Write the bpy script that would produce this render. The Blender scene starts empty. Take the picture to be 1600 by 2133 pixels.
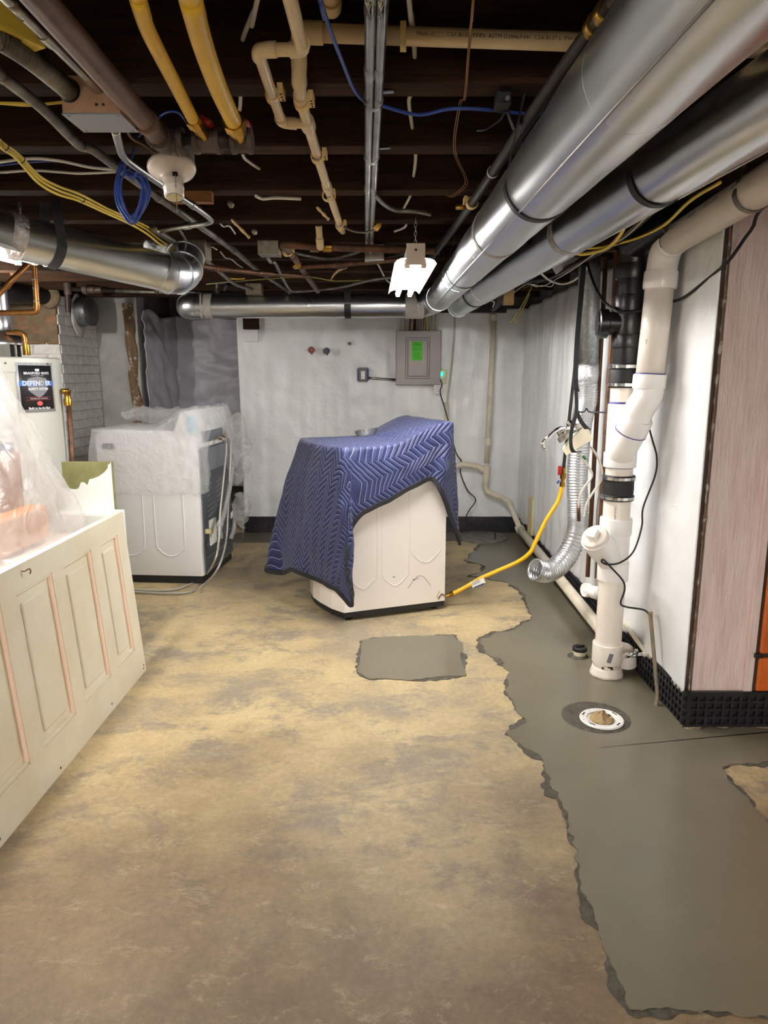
import bpy, math, random
from mathutils import Vector, Matrix, noise as mnoise
random.seed(7)
S = bpy.context.scene
COL = S.collection
PI = math.pi

# ---------------------------------------------------------------- camera
FPX, CX, CY, PITCH, CAMH = 1450.0, 800.0, 1066.5, math.radians(11.0), 1.40
cam_d = bpy.data.cameras.new('camera')
cam_d.sensor_fit = 'VERTICAL'
cam_d.sensor_height = 24.0
cam_d.lens = 24.0 * FPX / 2133.0
cam_d.clip_start = 0.02
cam = bpy.data.objects.new('camera', cam_d)
COL.objects.link(cam)
cam.location = (0, 0, CAMH)
cam.rotation_euler = (PI / 2 - PITCH, 0, 0)
S.camera = cam

# ---------------------------------------------------------------- world, exposure, lamp strengths
w = bpy.data.worlds.new('world')
S.world = w
w.use_nodes = True
w.node_tree.nodes['Background'].inputs[0].default_value = (0.75, 0.82, 1.0, 1)
w.node_tree.nodes['Background'].inputs[1].default_value = 0.02
S.view_settings.view_transform = 'Standard'
S.view_settings.look = 'None'
S.view_settings.exposure = 0.5
S.view_settings.gamma = 1.0
S.view_settings.use_curve_mapping = False
TUBE_MAIN, TUBE_SIDE, TUBE_REAR, BULB = 118.0, 95.0, 300.0, 420.0

# ---------------------------------------------------------------- pixel rays to places in the room
def ray(px, py):
    u, v = (px - CX) / FPX, (CY - py) / FPX
    return Vector((u, math.cos(PITCH) + v * math.sin(PITCH), -math.sin(PITCH) + v * math.cos(PITCH)))
def D(px, py, d):
    r = ray(px, py); return Vector((0, 0, CAMH)) + r * (d / r.y)
def Z(px, py, z=0.0):
    r = ray(px, py); return Vector((0, 0, CAMH)) + r * ((z - CAMH) / r.z)
def X(px, py, x):
    r = ray(px, py); return Vector((0, 0, CAMH)) + r * (x / r.x)
def proj(p):
    q = Vector(p) - Vector((0, 0, CAMH))
    c = q.y * math.cos(PITCH) - q.z * math.sin(PITCH)
    v = q.y * math.sin(PITCH) + q.z * math.cos(PITCH)
    return CX + FPX * q.x / c, CY - FPX * v / c

# ---------------------------------------------------------------- materials
MATS = {}
def nd(nt, t, **kw):
    n = nt.nodes.new(t)
    for k, v in kw.items(): setattr(n, k, v)
    return n
def rgb(c):
    if isinstance(c, str):
        c = c.lstrip('#'); c = [int(c[i:i + 2], 16) / 255 for i in (0, 2, 4)]
        c = [x / 12.92 if x <= .04045 else ((x + .055) / 1.055) ** 2.4 for x in c]
    return (c[0], c[1], c[2], 1)
def M(name, col, rough=.5, metal=0., var=None, bump=None, spec=.5, emit=None, rvar=None, coat=0, stretch=None):
    """var=(colour2, scale[, low, high]); bump=(scale, strength[, distance]); rvar=(rough2, scale)"""
    m = bpy.data.materials.new(name); m.use_nodes = True
    nt = m.node_tree; b = nt.nodes['Principled BSDF']
    b.inputs['Base Color'].default_value = rgb(col)
    b.inputs['Roughness'].default_value = rough
    b.inputs['Metallic'].default_value = metal
    b.inputs['Specular IOR Level'].default_value = spec
    b.inputs['Coat Weight'].default_value = coat
    co = None
    def coord():
        nonlocal co
        if co is None:
            t = nd(nt, 'ShaderNodeTexCoord'); co = t.outputs['Object']
            if stretch:
                mp = nd(nt, 'ShaderNodeMapping'); mp.inputs['Scale'].default_value = stretch
                nt.links.new(co, mp.inputs[0]); co = mp.outputs[0]
        return co
    def noise(scale, detail=5, ro=.6):
        n = nd(nt, 'ShaderNodeTexNoise'); n.inputs['Scale'].default_value = scale
        n.inputs['Detail'].default_value = detail; n.inputs['Roughness'].default_value = ro
        nt.links.new(coord(), n.inputs['Vector']); return n.outputs[0]
    if var:
        r = nd(nt, 'ShaderNodeValToRGB')
        lo, hi = (var[2], var[3]) if len(var) > 3 else (.38, .66)
        r.color_ramp.elements[0].position = lo; r.color_ramp.elements[1].position = hi
        r.color_ramp.elements[0].color = rgb(col); r.color_ramp.elements[1].color = rgb(var[0])
        nt.links.new(noise(var[1]), r.inputs[0]); nt.links.new(r.outputs[0], b.inputs['Base Color'])
    if rvar:
        r = nd(nt, 'ShaderNodeMapRange'); r.inputs[1].default_value = .35; r.inputs[2].default_value = .65
        r.inputs[3].default_value = rough; r.inputs[4].default_value = rvar[0]
        nt.links.new(noise(rvar[1]), r.inputs[0]); nt.links.new(r.outputs[0], b.inputs['Roughness'])
    if bump:
        n = nd(nt, 'ShaderNodeBump'); n.inputs['Strength'].default_value = bump[1]
        n.inputs['Distance'].default_value = bump[2] if len(bump) > 2 else .01
        nt.links.new(noise(bump[0], 6), n.inputs['Height']); nt.links.new(n.outputs[0], b.inputs['Normal'])
    if emit:
        b.inputs['Emission Color'].default_value = rgb(emit[0]); b.inputs['Emission Strength'].default_value = emit[1]
    MATS[name] = m
    return m
def FILM(name, tint, clear, rough=.25, bump=(14, .5)):
    """thin plastic sheeting: part clear, part milky, glossy"""
    m = bpy.data.materials.new(name); m.use_nodes = True
    nt = m.node_tree; b = nt.nodes['Principled BSDF']; out = nt.nodes['Material Output']
    b.inputs['Base Color'].default_value = rgb(tint); b.inputs['Roughness'].default_value = rough
    b.inputs['Specular IOR Level'].default_value = .8
    tr = nd(nt, 'ShaderNodeBsdfTransparent'); tl = nd(nt, 'ShaderNodeBsdfTranslucent')
    tl.inputs[0].default_value = rgb(tint)
    t = nd(nt, 'ShaderNodeTexCoord'); n = nd(nt, 'ShaderNodeTexNoise'); n.inputs['Scale'].default_value = bump[0]
    n.inputs['Detail'].default_value = 3; n.inputs['Distortion'].default_value = 1.2
    nt.links.new(t.outputs['Object'], n.inputs['Vector'])
    bp = nd(nt, 'ShaderNodeBump'); bp.inputs['Strength'].default_value = bump[1]; bp.inputs['Distance'].default_value = .03
    nt.links.new(n.outputs[0], bp.inputs['Height']); nt.links.new(bp.outputs[0], b.inputs['Normal'])
    m1 = nd(nt, 'ShaderNodeMixShader'); m1.inputs[0].default_value = .35
    nt.links.new(b.outputs[0], m1.inputs[1]); nt.links.new(tl.outputs[0], m1.inputs[2])
    m2 = nd(nt, 'ShaderNodeMixShader'); m2.inputs[0].default_value = clear
    nt.links.new(m1.outputs[0], m2.inputs[1]); nt.links.new(tr.outputs[0], m2.inputs[2])
    nt.links.new(m2.outputs[0], out.inputs[0])
    MATS[name] = m
    return m

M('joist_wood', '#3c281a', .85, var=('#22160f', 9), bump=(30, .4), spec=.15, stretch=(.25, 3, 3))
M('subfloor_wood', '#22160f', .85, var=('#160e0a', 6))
M('raw_wood', '#a5713f', .7, var=('#7d4f28', 14), stretch=(.3, 3, 3))
M('pale_wood', '#c3a473', .7, var=('#a98650', 14))
M('galvanised', '#c8cbce', .27, 1., rvar=(.33, 3))
M('galvanised_dull', '#a8abac', .42, 1., var=('#878a8c', 60))
M('emt', '#b5b4ae', .3, 1., var=('#8e8c86', 12))
M('emt_old', '#8b867c', .5, .85, var=('#5e584f', 14))
M('foil', '#d5d6d8', .25, 1., bump=(45, .8, .02))
M('foil_duct', '#d6d7d9', .3, .9)
M('foil_old', '#a99a92', .4, .9, var=('#c9c7c5', 40), bump=(45, .8, .02))
M('duct_tape', '#b4afa6', .6, var=('#a29c92', 12))
M('strap_black', '#17171a', .55)
M('rubber', '#111112', .6, var=('#2a241e', 18, .55, .75))
M('abs', '#101011', .3, var=('#1a1a1b', 10))
M('pvc', '#f0e6db', .3, var=('#ddcfc0', 3, .45, .75))
M('pvc_old', '#ddd3be', .45, var=('#b5a489', 5, .5, .8))
M('pvc_new', '#f2eeea', .25)
M('cpvc', '#dcc69b', .4, var=('#cdb181', 6))
M('clamp', '#e0c27a', .5)
M('ink', '#3a3632', .7)
M('primer', '#4a3f86', .5)
M('copper_old', '#6d4a34', .5, .6, var=('#4a3529', 16))
M('copper', '#b07a45', .38, .85, var=('#8d6137', 14))
M('solder', '#b9b2a2', .4, .8)
M('brass', '#b98f3c', .3, 1., var=('#8c692b', 30))
M('black_iron', '#3a2f27', .5, .5, var=('#281f1a', 14))
M('gas_pipe', '#6b4d35', .6, .25, var=('#523a29', 10))
M('malleable', '#5d4f47', .6, .5, var=('#45392f', 20), bump=(60, .3))
M('csst', '#e9bd34', .45, var=('#d9aa28', 8))
M('gas_hose', '#f0b60a', .4)
M('red_plastic', '#a01916', .45)
M('yellow_cable', '#e6c84c', .5)
M('white_cable', '#d6d0c4', .5)
M('blue_cable', '#2d4a9c', .45)
M('black_cable', '#0e0e10', .5)
M('green_band', '#1c7a4a', .5)
M('wire_nut', '#e0a53a', .5)
M('olive_cable', '#8a8340', .6)
M('porcelain', '#efe3d6', .18, coat=.3)
M('box_steel', '#c39a7a', .5, .35, var=('#a98465', 20))
M('cover_steel', '#8e9196', .45, .7)
M('box_old', '#9a907f', .5, .6, var=('#6e6557', 20))
M('panel_grey', '#6a6664', .38, .35, var=('#776c68', 4))
M('panel_dark', '#55514f', .4, .35)
M('sticker_green', '#4fc928', .6)
M('black_plate', '#141313', .35)
M('blue_box', '#2f3f7a', .5)
M('outlet_white', '#ece9e2', .4)
M('almond', '#d8cb9b', .5)
M('teal_glow', '#19d7c4', .4, emit=('#20e0cc', 2.5))
M('screw', '#9a9a9a', .35, 1.)
M('handle_red', '#7a2b22', .5)
M('handle_blue', '#3a4250', .5)
M('enamel', '#eceaea', .22, coat=.2)
M('enamel_warm', '#ece4dd', .24, coat=.2)
M('appliance_grey', '#8b9096', .4, .5)
M('appliance_dark', '#63686d', .45, .5)
M('appliance_base', '#141416', .5)
M('hose_grey', '#9c9b98', .5)
M('braid', '#b9b5ad', .5, .4)
M('pale_blue', '#b5d3e6', .6)
M('bulb', '#ffffff', .4, emit=((1, .95, .88), BULB))
M('paper', '#ecebe6', .7)
M('print_grey', '#77777c', .7)
M('blanket_back', '#0e0e14', .9)
M('binding', '#1d1d22', .8)
M('heater_body', '#c9c8bf', .35, .1)
M('label_rim', '#c4c4cc', .3, .3)
M('label_black', '#1d1d20', .4)
M('label_white', '#e9e9ee', .5)
M('label_blue', '#3d6fc0', .5)
M('label_red', '#c64a45', .5)
M('label_yellow', '#e0c23a', .5)
M('chrome', '#d8d8d8', .12, 1.)
M('faucet_beige', '#e6dcc0', .4)
M('faucet_nickel', '#b6afa4', .35, .9)
M('door_paint', '#e9e1cc', .45, var=('#ddd0b4', 3, .4, .75), bump=(25, .12))
M('door_bead', '#f4d6c0', .5)
M('rust', '#5a3a26', .8)
M('white_board', '#f1f3ee', .3)
M('olive_board', '#8d8a5a', .8, var=('#77744a', 8))
M('brown_box', '#8b5a35', .6, var=('#6c4326', 6))
M('orange_box', '#c8823f', .6)
M('dark_box', '#3d2d26', .6)
M('cream_box', '#e3d5c6', .5)
M('navy_box', '#2f3458', .6)
M('brick_white', '#dad7d3', .75, var=('#bdb8b0', 16, .45, .8), bump=(34, .7))
M('mortar_white', '#cdc9c4', .8, var=('#a9a39a', 14), bump=(30, .7))
M('brick_brown', '#6f5540', .85, var=('#8a674b', 12), bump=(40, .6))
M('mortar_brown', '#77664f', .9, var=('#5d4f3d', 10), bump=(30, .7))
M('stone_edge', '#7b6349', .9, var=('#c5bcb0', 17, .52, .6), bump=(22, 1.))
M('grey_parge', '#b3b2ae', .8, var=('#9d9c98', 4), bump=(20, .15))
M('flue_dark', '#3c3a39', .55, .5, var=('#2a2827', 8))
M('wrap', '#eeeeef', .28, var=('#e4e4e5', 3), bump=(6, .45, .03))
M('wrap_shaded', '#c6c4cd', .3, bump=(6, .6, .03))  # wrap copy for the recess, its shade put into the grey
M('bare_wall', '#6b655f', .9, var=('#4f4a45', 6), bump=(18, .5))
M('pink_paint', '#ebd6d0', .6, var=('#dcc0b9', 5), bump=(14, .55, .012), stretch=(6, 6, .7))
M('orange_metal', '#d0641c', .45, var=('#b04f12', 5))
M('dimple', '#161618', .4, var=('#26252a', 20))
M('cement_crumb', '#5a5447', .8, var=('#433e34', 40), bump=(70, 1., .012))
M('sump_lid', '#5a5852', .6, var=('#77746c', 14))
M('rag', '#b39a70', .9, var=('#8f744c', 24), bump=(40, .8))
M('grime', '#3a2c1f', .9)
M('grey_rod', '#6f6a60', .6, .4, var=('#8f7558', 14))
M('reflector', '#f2f2ef', .35)
M('tube_cap', '#c9b8a4', .5, .3)
M('tube_green', '#2e8f5a', .5)
M('tube_main', '#ffffff', .4, emit=((1, .985, .95), TUBE_MAIN))
M('tube_side', '#ffffff', .4, emit=((1, .97, .92), TUBE_SIDE))
M('tube_rear', '#ffffff', .4, emit=((1, .96, .9), TUBE_REAR))
M('gap_black', '#050505', .9)
FILM('film_washer', (.95, .95, .96), .64, .1, (14, 1.))
FILM('film_clear', (.94, .93, .93), .7, .12, (22, .9))
FILM('film_tent', (.95, .92, .91), .66, .14, (7, .6))

def floor_material():
    m = bpy.data.materials.new('old_concrete'); m.use_nodes = True
    nt = m.node_tree; b = nt.nodes['Principled BSDF']
    t = nd(nt, 'ShaderNodeTexCoord'); co = t.outputs['Object']
    def noise(s, d=6, ro=.65, st=(1, 1, 1), dist=0.):
        mp = nd(nt, 'ShaderNodeMapping'); mp.inputs['Scale'].default_value = st
        n = nd(nt, 'ShaderNodeTexNoise'); n.inputs['Scale'].default_value = s; n.inputs['Detail'].default_value = d
        n.inputs['Roughness'].default_value = ro; n.inputs['Distortion'].default_value = dist
        nt.links.new(co, mp.inputs[0]); nt.links.new(mp.outputs[0], n.inputs['Vector']); return n.outputs[0]
    def ramp(src, stops):
        r = nd(nt, 'ShaderNodeValToRGB'); e = r.color_ramp.elements
        while len(e) < len(stops): e.new(.5)
        for k, (p, c) in enumerate(stops): e[k].position = p; e[k].color = rgb(c)
        nt.links.new(src, r.inputs[0]); return r.outputs[0]
    def mix(a, c, fac, mode='MIX'):
        x = nd(nt, 'ShaderNodeMixRGB', blend_type=mode)
        if isinstance(fac, float): x.inputs[0].default_value = fac
        else: nt.links.new(fac, x.inputs[0])
        nt.links.new(a, x.inputs[1])
        if isinstance(c, str): x.inputs[2].default_value = rgb(c)
        else: nt.links.new(c, x.inputs[2])
        return x.outputs[0]
    base = ramp(noise(1.2, 10, .68, (1, 1.25, 1), .25), [(.34, '#9c8d77'), (.5, '#c4ad82'), (.64, '#d9c293')])
    blot = ramp(noise(2.4, 12, .8, (1, 1.4, 1), .3), [(.5, '#000000'), (.585, '#ffffff')])
    c = mix(base, '#9a8c78', blot)
    # brown near floor, darkened to paint in dimmer light; noise breaks its edge
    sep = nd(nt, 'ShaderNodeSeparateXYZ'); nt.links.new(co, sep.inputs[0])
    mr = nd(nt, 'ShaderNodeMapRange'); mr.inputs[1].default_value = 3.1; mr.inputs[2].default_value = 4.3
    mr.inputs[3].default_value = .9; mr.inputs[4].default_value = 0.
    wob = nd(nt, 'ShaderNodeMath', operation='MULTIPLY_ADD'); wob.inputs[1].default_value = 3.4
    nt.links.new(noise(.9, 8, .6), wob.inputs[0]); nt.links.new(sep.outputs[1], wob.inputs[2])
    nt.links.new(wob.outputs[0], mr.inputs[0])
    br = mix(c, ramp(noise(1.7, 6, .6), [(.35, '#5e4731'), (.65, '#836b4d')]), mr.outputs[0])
    fine = ramp(noise(46, 8, .8), [(.3, '#808080'), (.68, '#ffffff')])
    c = mix(br, fine, .45, 'MULTIPLY')
    scr = ramp(noise(7, 12, .85, (1, 1.7, 1), .5), [(.54, '#000000'), (.62, '#ffffff')])
    x = nd(nt, 'ShaderNodeMath', operation='MULTIPLY'); x.inputs[1].default_value = .22
    nt.links.new(scr, x.inputs[0]); c = mix(c, '#d9c9a2', x.outputs[0])
    nt.links.new(c, b.inputs['Base Color'])
    b.inputs['Roughness'].default_value = .55
    bp = nd(nt, 'ShaderNodeBump'); bp.inputs['Strength'].default_value = .25; bp.inputs['Distance'].default_value = .01
    nt.links.new(noise(24, 7, .7), bp.inputs['Height']); nt.links.new(bp.outputs[0], b.inputs['Normal'])
    MATS['old_concrete'] = m
floor_material()
M('fresh_cement', '#79725f', .24, var=('#645d4f', 1.1, .2, .85), bump=(60, .06, .004))
M('dry_cement', '#b5ab9a', .7, var=('#a0958a', 8), bump=(40, .3))

def blanket_material():
    """navy quilted cloth; white zigzag stitching runs in the sheet's own UV metres"""
    m = bpy.data.materials.new('moving_blanket'); m.use_nodes = True
    nt = m.node_tree; b = nt.nodes['Principled BSDF']
    uv = nd(nt, 'ShaderNodeUVMap'); sep = nd(nt, 'ShaderNodeSeparateXYZ'); nt.links.new(uv.outputs[0], sep.inputs[0])
    def mth(op, a, c=None):
        x = nd(nt, 'ShaderNodeMath', operation=op)
        for k, s in enumerate((a, c)):
            if s is None: continue
            if isinstance(s, (int, float)): x.inputs[k].default_value = s
            else: nt.links.new(s, x.inputs[k])
        return x.outputs[0]
    zig = mth('PINGPONG', sep.outputs[1], .075)
    v = mth('ADD', sep.outputs[0], mth('MULTIPLY', zig, .95))
    line = mth('PINGPONG', v, .02)
    stitch = mth('LESS_THAN', line, .0012)
    n = nd(nt, 'ShaderNodeTexNoise'); n.inputs['Scale'].default_value = 6; n.inputs['Detail'].default_value = 5
    nt.links.new(uv.outputs[0], n.inputs['Vector'])
    r = nd(nt, 'ShaderNodeValToRGB'); r.color_ramp.elements[0].color = rgb('#0f1746'); r.color_ramp.elements[1].color = rgb('#172152')
    r.color_ramp.elements[0].position = .4; r.color_ramp.elements[1].position = .7
    nt.links.new(n.outputs[0], r.inputs[0])
    x = nd(nt, 'ShaderNodeMixRGB'); nt.links.new(stitch, x.inputs[0]); nt.links.new(r.outputs[0], x.inputs[1])
    x.inputs[2].default_value = rgb('#9aa2c6'); nt.links.new(x.outputs[0], b.inputs['Base Color'])
    bp = nd(nt, 'ShaderNodeBump'); bp.inputs['Strength'].default_value = .6; bp.inputs['Distance'].default_value = .008
    nt.links.new(mth('MULTIPLY', line, 55.), bp.inputs['Height']); nt.links.new(bp.outputs[0], b.inputs['Normal'])
    b.inputs['Roughness'].default_value = .62; b.inputs['Sheen Weight'].default_value = .12
    MATS['moving_blanket'] = m
blanket_material()

# ---------------------------------------------------------------- mesh helpers
def link(o, parent=None):
    COL.objects.link(o)
    if parent is not None: o.parent = parent
    return o
def world_of(o):
    m = o.matrix_basis.copy()
    while o.parent is not None:
        o = o.parent; m = o.matrix_basis @ m
    return m
def mesh(name, V, F, mat, parent=None, smooth=False, uv=None):
    me = bpy.data.meshes.new(name)
    off = world_of(parent).inverted() if parent is not None else None
    V = [off @ Vector(v) for v in V] if off is not None else [Vector(v) for v in V]
    me.from_pydata([tuple(v) for v in V], [], F)
    if uv:
        l = me.uv_layers.new(name='UVMap')
        for lp in me.loops: l.data[lp.index].uv = uv[lp.vertex_index]
    me.materials.append(MATS[mat] if isinstance(mat, str) else mat)
    if smooth:
        for p in me.polygons: p.use_smooth = True
        if smooth is not True: me.set_sharp_from_angle(angle=math.radians(smooth))
    me.update()
    return link(bpy.data.objects.new(name, me), parent)
def tag(o, label=None, cat=None, group=None, kind=None):
    if label: o['label'] = label
    if cat: o['category'] = cat
    if group: o['group'] = group
    if kind: o['kind'] = kind
    return o
def thing(name, label, cat, loc=(0, 0, 0), group=None):
    o = bpy.data.objects.new(name, None); link(o); o.empty_display_size = .05
    o.location = loc
    return tag(o, label, cat, group)
def frame_of(axis):
    z = Vector(axis).normalized()
    h = Vector((0, 0, 1)) if abs(z.z) < .9 else Vector((1, 0, 0))
    x = h.cross(z).normalized(); y = z.cross(x)
    return x, y, z
class MB:
    def __init__(s): s.V, s.F = [], []
    def add(s, V, F):
        n = len(s.V); s.V += [Vector(v) for v in V]; s.F += [tuple(i + n for i in f) for f in F]; return s
    def box(s, c, size, R=None, bev=0.):
        hx, hy, hz = size[0] / 2, size[1] / 2, size[2] / 2; c = Vector(c)
        R = R or Matrix.Identity(3)
        if bev <= 0:
            P = [Vector((x, y, z)) for z in (-hz, hz) for y in (-hy, hy) for x in (-hx, hx)]
            F = [(0, 2, 3, 1), (4, 5, 7, 6), (0, 1, 5, 4), (2, 6, 7, 3), (0, 4, 6, 2), (1, 3, 7, 5)]
        else:
            P, F = bevbox(hx, hy, hz, min(bev, hx * .99, hy * .99, hz * .99))
        return s.add([c + R @ p for p in P], F)
    def tube(s, pts, r, seg=10, cap=True, closed=False):
        pts = [Vector(p) for p in pts]; n = len(pts)
        if not isinstance(r, (list, tuple)): r = [r] * n
        T = []
        for i in range(n):
            a = pts[i - 1] if (i or closed) else pts[i]; b = pts[(i + 1) % n] if (i < n - 1 or closed) else pts[i]
            t = b - a
            T.append(t.normalized() if t.length > 1e-9 else Vector((0, 0, 1)))
        x, y, _ = frame_of(T[0]); V = []; F = []
        for i in range(n):
            if i:
                q = T[i - 1].rotation_difference(T[i]); x = q @ x; y = q @ y
            V += [pts[i] + r[i] * (math.cos(2 * PI * k / seg) * x + math.sin(2 * PI * k / seg) * y) for k in range(seg)]
        for i in range(n if closed else n - 1):
            for k in range(seg):
                a, b = i * seg + k, i * seg + (k + 1) % seg
                c, d = ((i + 1) % n) * seg + (k + 1) % seg, ((i + 1) % n) * seg + k
                F.append((a, b, c, d))
        if cap and not closed:
            F.append(tuple(range(seg - 1, -1, -1))); F.append(tuple((n - 1) * seg + k for k in range(seg)))
        return s.add(V, F)
    def lathe(s, prof, c, axis=(0, 0, 1), seg=24):
        """prof: (radius, height along axis) pairs from c"""
        x, y, z = frame_of(axis); c = Vector(c); V = []; F = []
        for (r, h) in prof:
            V += [c + z * h + max(r, 1e-5) * (math.cos(2 * PI * k / seg) * x + math.sin(2 * PI * k / seg) * y) for k in range(seg)]
        for i in range(len(prof) - 1):
            for k in range(seg):
                F.append((i * seg + k, i * seg + (k + 1) % seg, (i + 1) * seg + (k + 1) % seg, (i + 1) * seg + k))
        F.append(tuple(range(seg - 1, -1, -1))); F.append(tuple((len(prof) - 1) * seg + k for k in range(seg)))
        return s.add(V, F)
    def ring(s, c, axis, r, width, thick, seg=28, a0=0., a1=2 * PI):
        """flat band round an axis"""
        x, y, z = frame_of(axis); c = Vector(c); V = []; F = []
        full = abs(a1 - a0 - 2 * PI) < 1e-6
        n = seg if full else seg + 1
        for k in range(n):
            a = a0 + (a1 - a0) * k / seg; e = math.cos(a) * x + math.sin(a) * y
            for rr, h in ((r, -1), (r + thick, -1), (r + thick, 1), (r, 1)): V.append(c + e * rr + z * h * width / 2)
        for k in range(n if full else n - 1):
            m = (k + 1) % n
            for j in range(4): F.append((k * 4 + j, k * 4 + (j + 1) % 4, m * 4 + (j + 1) % 4, m * 4 + j))
        return s.add(V, F)
    def prism(s, pts, off):
        """polygon extruded by off"""
        n = len(pts); off = Vector(off)
        V = [Vector(p) for p in pts] + [Vector(p) + off for p in pts]
        F = [tuple(range(n - 1, -1, -1)), tuple(range(n, 2 * n))] + [(i, (i + 1) % n, n + (i + 1) % n, n + i) for i in range(n)]
        return s.add(V, F)
    def ribbon(s, pts, width, thick, up):
        """flat strap along pts; up(i) or a vector gives the strap's width direction"""
        pts = [Vector(p) for p in pts]; V = []; F = []; n = len(pts)
        for i, p in enumerate(pts):
            t = (pts[min(i + 1, n - 1)] - pts[max(i - 1, 0)]).normalized()
            u = Vector(up(i) if callable(up) else up); u = (u - t * u.dot(t)).normalized(); nn = t.cross(u)
            V += [p + u * width / 2 + nn * thick / 2, p - u * width / 2 + nn * thick / 2, p - u * width / 2 - nn * thick / 2, p + u * width / 2 - nn * thick / 2]
        for i in range(n - 1):
            for j in range(4): F.append((i * 4 + j, i * 4 + (j + 1) % 4, i * 4 + 4 + (j + 1) % 4, i * 4 + 4 + j))
        F += [(3, 2, 1, 0), tuple(4 * (n - 1) + j for j in range(4))]
        return s.add(V, F)
    def build(s, name, mat, parent=None, smooth=False): return mesh(name, s.V, s.F, mat, parent, smooth)
def bevbox(hx, hy, hz, b):
    import bmesh
    bm = bmesh.new(); bmesh.ops.create_cube(bm, size=2)
    bmesh.ops.scale(bm, vec=(hx, hy, hz), verts=bm.verts)
    bmesh.ops.bevel(bm, geom=bm.edges[:], offset=b, segments=2, profile=.6, affect='EDGES')
    bm.verts.ensure_lookup_table(); bm.verts.index_update()
    V = [v.co.copy() for v in bm.verts]; F = [tuple(v.index for v in f.verts) for f in bm.faces]; bm.free()
    return V, F
def sm(pts, n=6, closed=False):
    """Catmull-Rom through pts"""
    P = [Vector(p) for p in pts]; out = []; m = len(P)
    for i in range(m if closed else m - 1):
        if closed: a, b, c, d = P[i - 1], P[i], P[(i + 1) % m], P[(i + 2) % m]
        else: a, b, c, d = P[max(i - 1, 0)], P[i], P[i + 1], P[min(i + 2, m - 1)]
        for k in range(n):
            t = k / n
            out.append(.5 * ((2 * b) + (c - a) * t + (2 * a - 5 * b + 4 * c - d) * t * t + (3 * b - 3 * c + d - a) * t ** 3))
    if not closed: out.append(P[-1])
    return out
def beyond(pts, L=1.6):
    """carry a run that leaves the photograph on past its edge, level, instead of ending it there"""
    P = [Vector(p) for p in pts]
    def out(p): x, y = proj(p); return x < 0 or x > 1600 or y < 0
    for a, b, front in ((P[0], P[1], True), (P[-1], P[-2], False)):
        if out(a):
            d = a - b; d.z = 0
            q = a + d.normalized() * L
            P = [q] + P if front else P + [q]
    return P
def cable(name, pts, r, mat, label=None, cat='cable', group=None, parent=None, n=6, seg=8):
    o = MB().tube(sm(beyond(pts), n), r, seg).build(name, mat, parent, True)
    return tag(o, label, cat, group) if parent is None else o
def arc_corner(a, b, c, rad, n=7):
    """points of a fillet at b"""
    u, v = (a - b).normalized(), (c - b).normalized()
    ang = u.angle(v); t = min(rad / math.tan(ang / 2), (a - b).length * .45, (c - b).length * .45)
    p, q = b + u * t, b + v * t
    return [p * (1 - s) ** 2 + b * 2 * s * (1 - s) + q * s * s for s in [k / n for k in range(n + 1)]]
def plumb(root, pts, r, mat, fmat=None, fr=1.22, bend=2.2, seg=14, sock=1.5, pname='pipe', fname='elbow', ends=True):
    """straight runs joined by socketed elbows, every run and elbow a part"""
    P = [Vector(p) for p in pts]; fmat = fmat or mat
    arcs = [arc_corner(P[i - 1], P[i], P[i + 1], r * bend) for i in range(1, len(P) - 1)]
    st = P[0]
    for i in range(len(P) - 1):
        en = arcs[i][0] if i < len(arcs) else P[-1]
        MB().tube([st, en], r, seg).build(pname, mat, root, 60)
        if i < len(arcs): st = arcs[i][-1]
    for a in arcs:
        d0, d1 = (a[0] - a[1]).normalized(), (a[-1] - a[-2]).normalized()
        k = r * sock
        pts2 = [a[0] + d0 * k, a[0] + d0 * k * .02] + a[1:-1] + [a[-1] + d1 * k * .02, a[-1] + d1 * k]
        rr = [r * fr] * 2 + [r * (fr - .06)] * (len(a) - 2) + [r * fr] * 2
        MB().tube(pts2, rr, seg).build(fname, fmat, root, 50)
def collar(root, p, axis, r, length, mat, name='coupling', seg=18, bev=.12):
    b = length * bev
    MB().lathe([(r * .97, -length / 2), (r, -length / 2 + b), (r, length / 2 - b), (r * .97, length / 2)], p, axis, seg).build(name, mat, root, 50)
def grid(name, fn, nu, nv, mat, parent=None, thick=0.004, smooth=True):
    V = [fn(i / nu, j / nv) for j in range(nv + 1) for i in range(nu + 1)]
    F = [(j * (nu + 1) + i, j * (nu + 1) + i + 1, (j + 1) * (nu + 1) + i + 1, (j + 1) * (nu + 1) + i) for j in range(nv) for i in range(nu)]
    o = mesh(name, V, F, mat, parent, smooth)
    if thick:
        md = o.modifiers.new('thickness', 'SOLIDIFY'); md.thickness = thick; md.offset = 0
    return o
def nz(x, y=0., z=0.): return mnoise.noise(Vector((x, y, z)))
def text_mesh(s, size, align='CENTER', bold=False):
    cu = bpy.data.curves.new('lettering', 'FONT'); cu.body = s; cu.size = size; cu.align_x = align; cu.align_y = 'CENTER'
    cu.resolution_u = 2
    if bold: cu.offset = size * .02
    o = bpy.data.objects.new('lettering', cu); COL.objects.link(o)
    dg = bpy.context.evaluated_depsgraph_get(); me = bpy.data.meshes.new_from_object(o.evaluated_get(dg))
    V = [v.co.copy() for v in me.vertices]; F = [tuple(p.vertices) for p in me.polygons]
    bpy.data.objects.remove(o); bpy.data.curves.remove(cu); bpy.data.meshes.remove(me)
    return V, F
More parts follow.
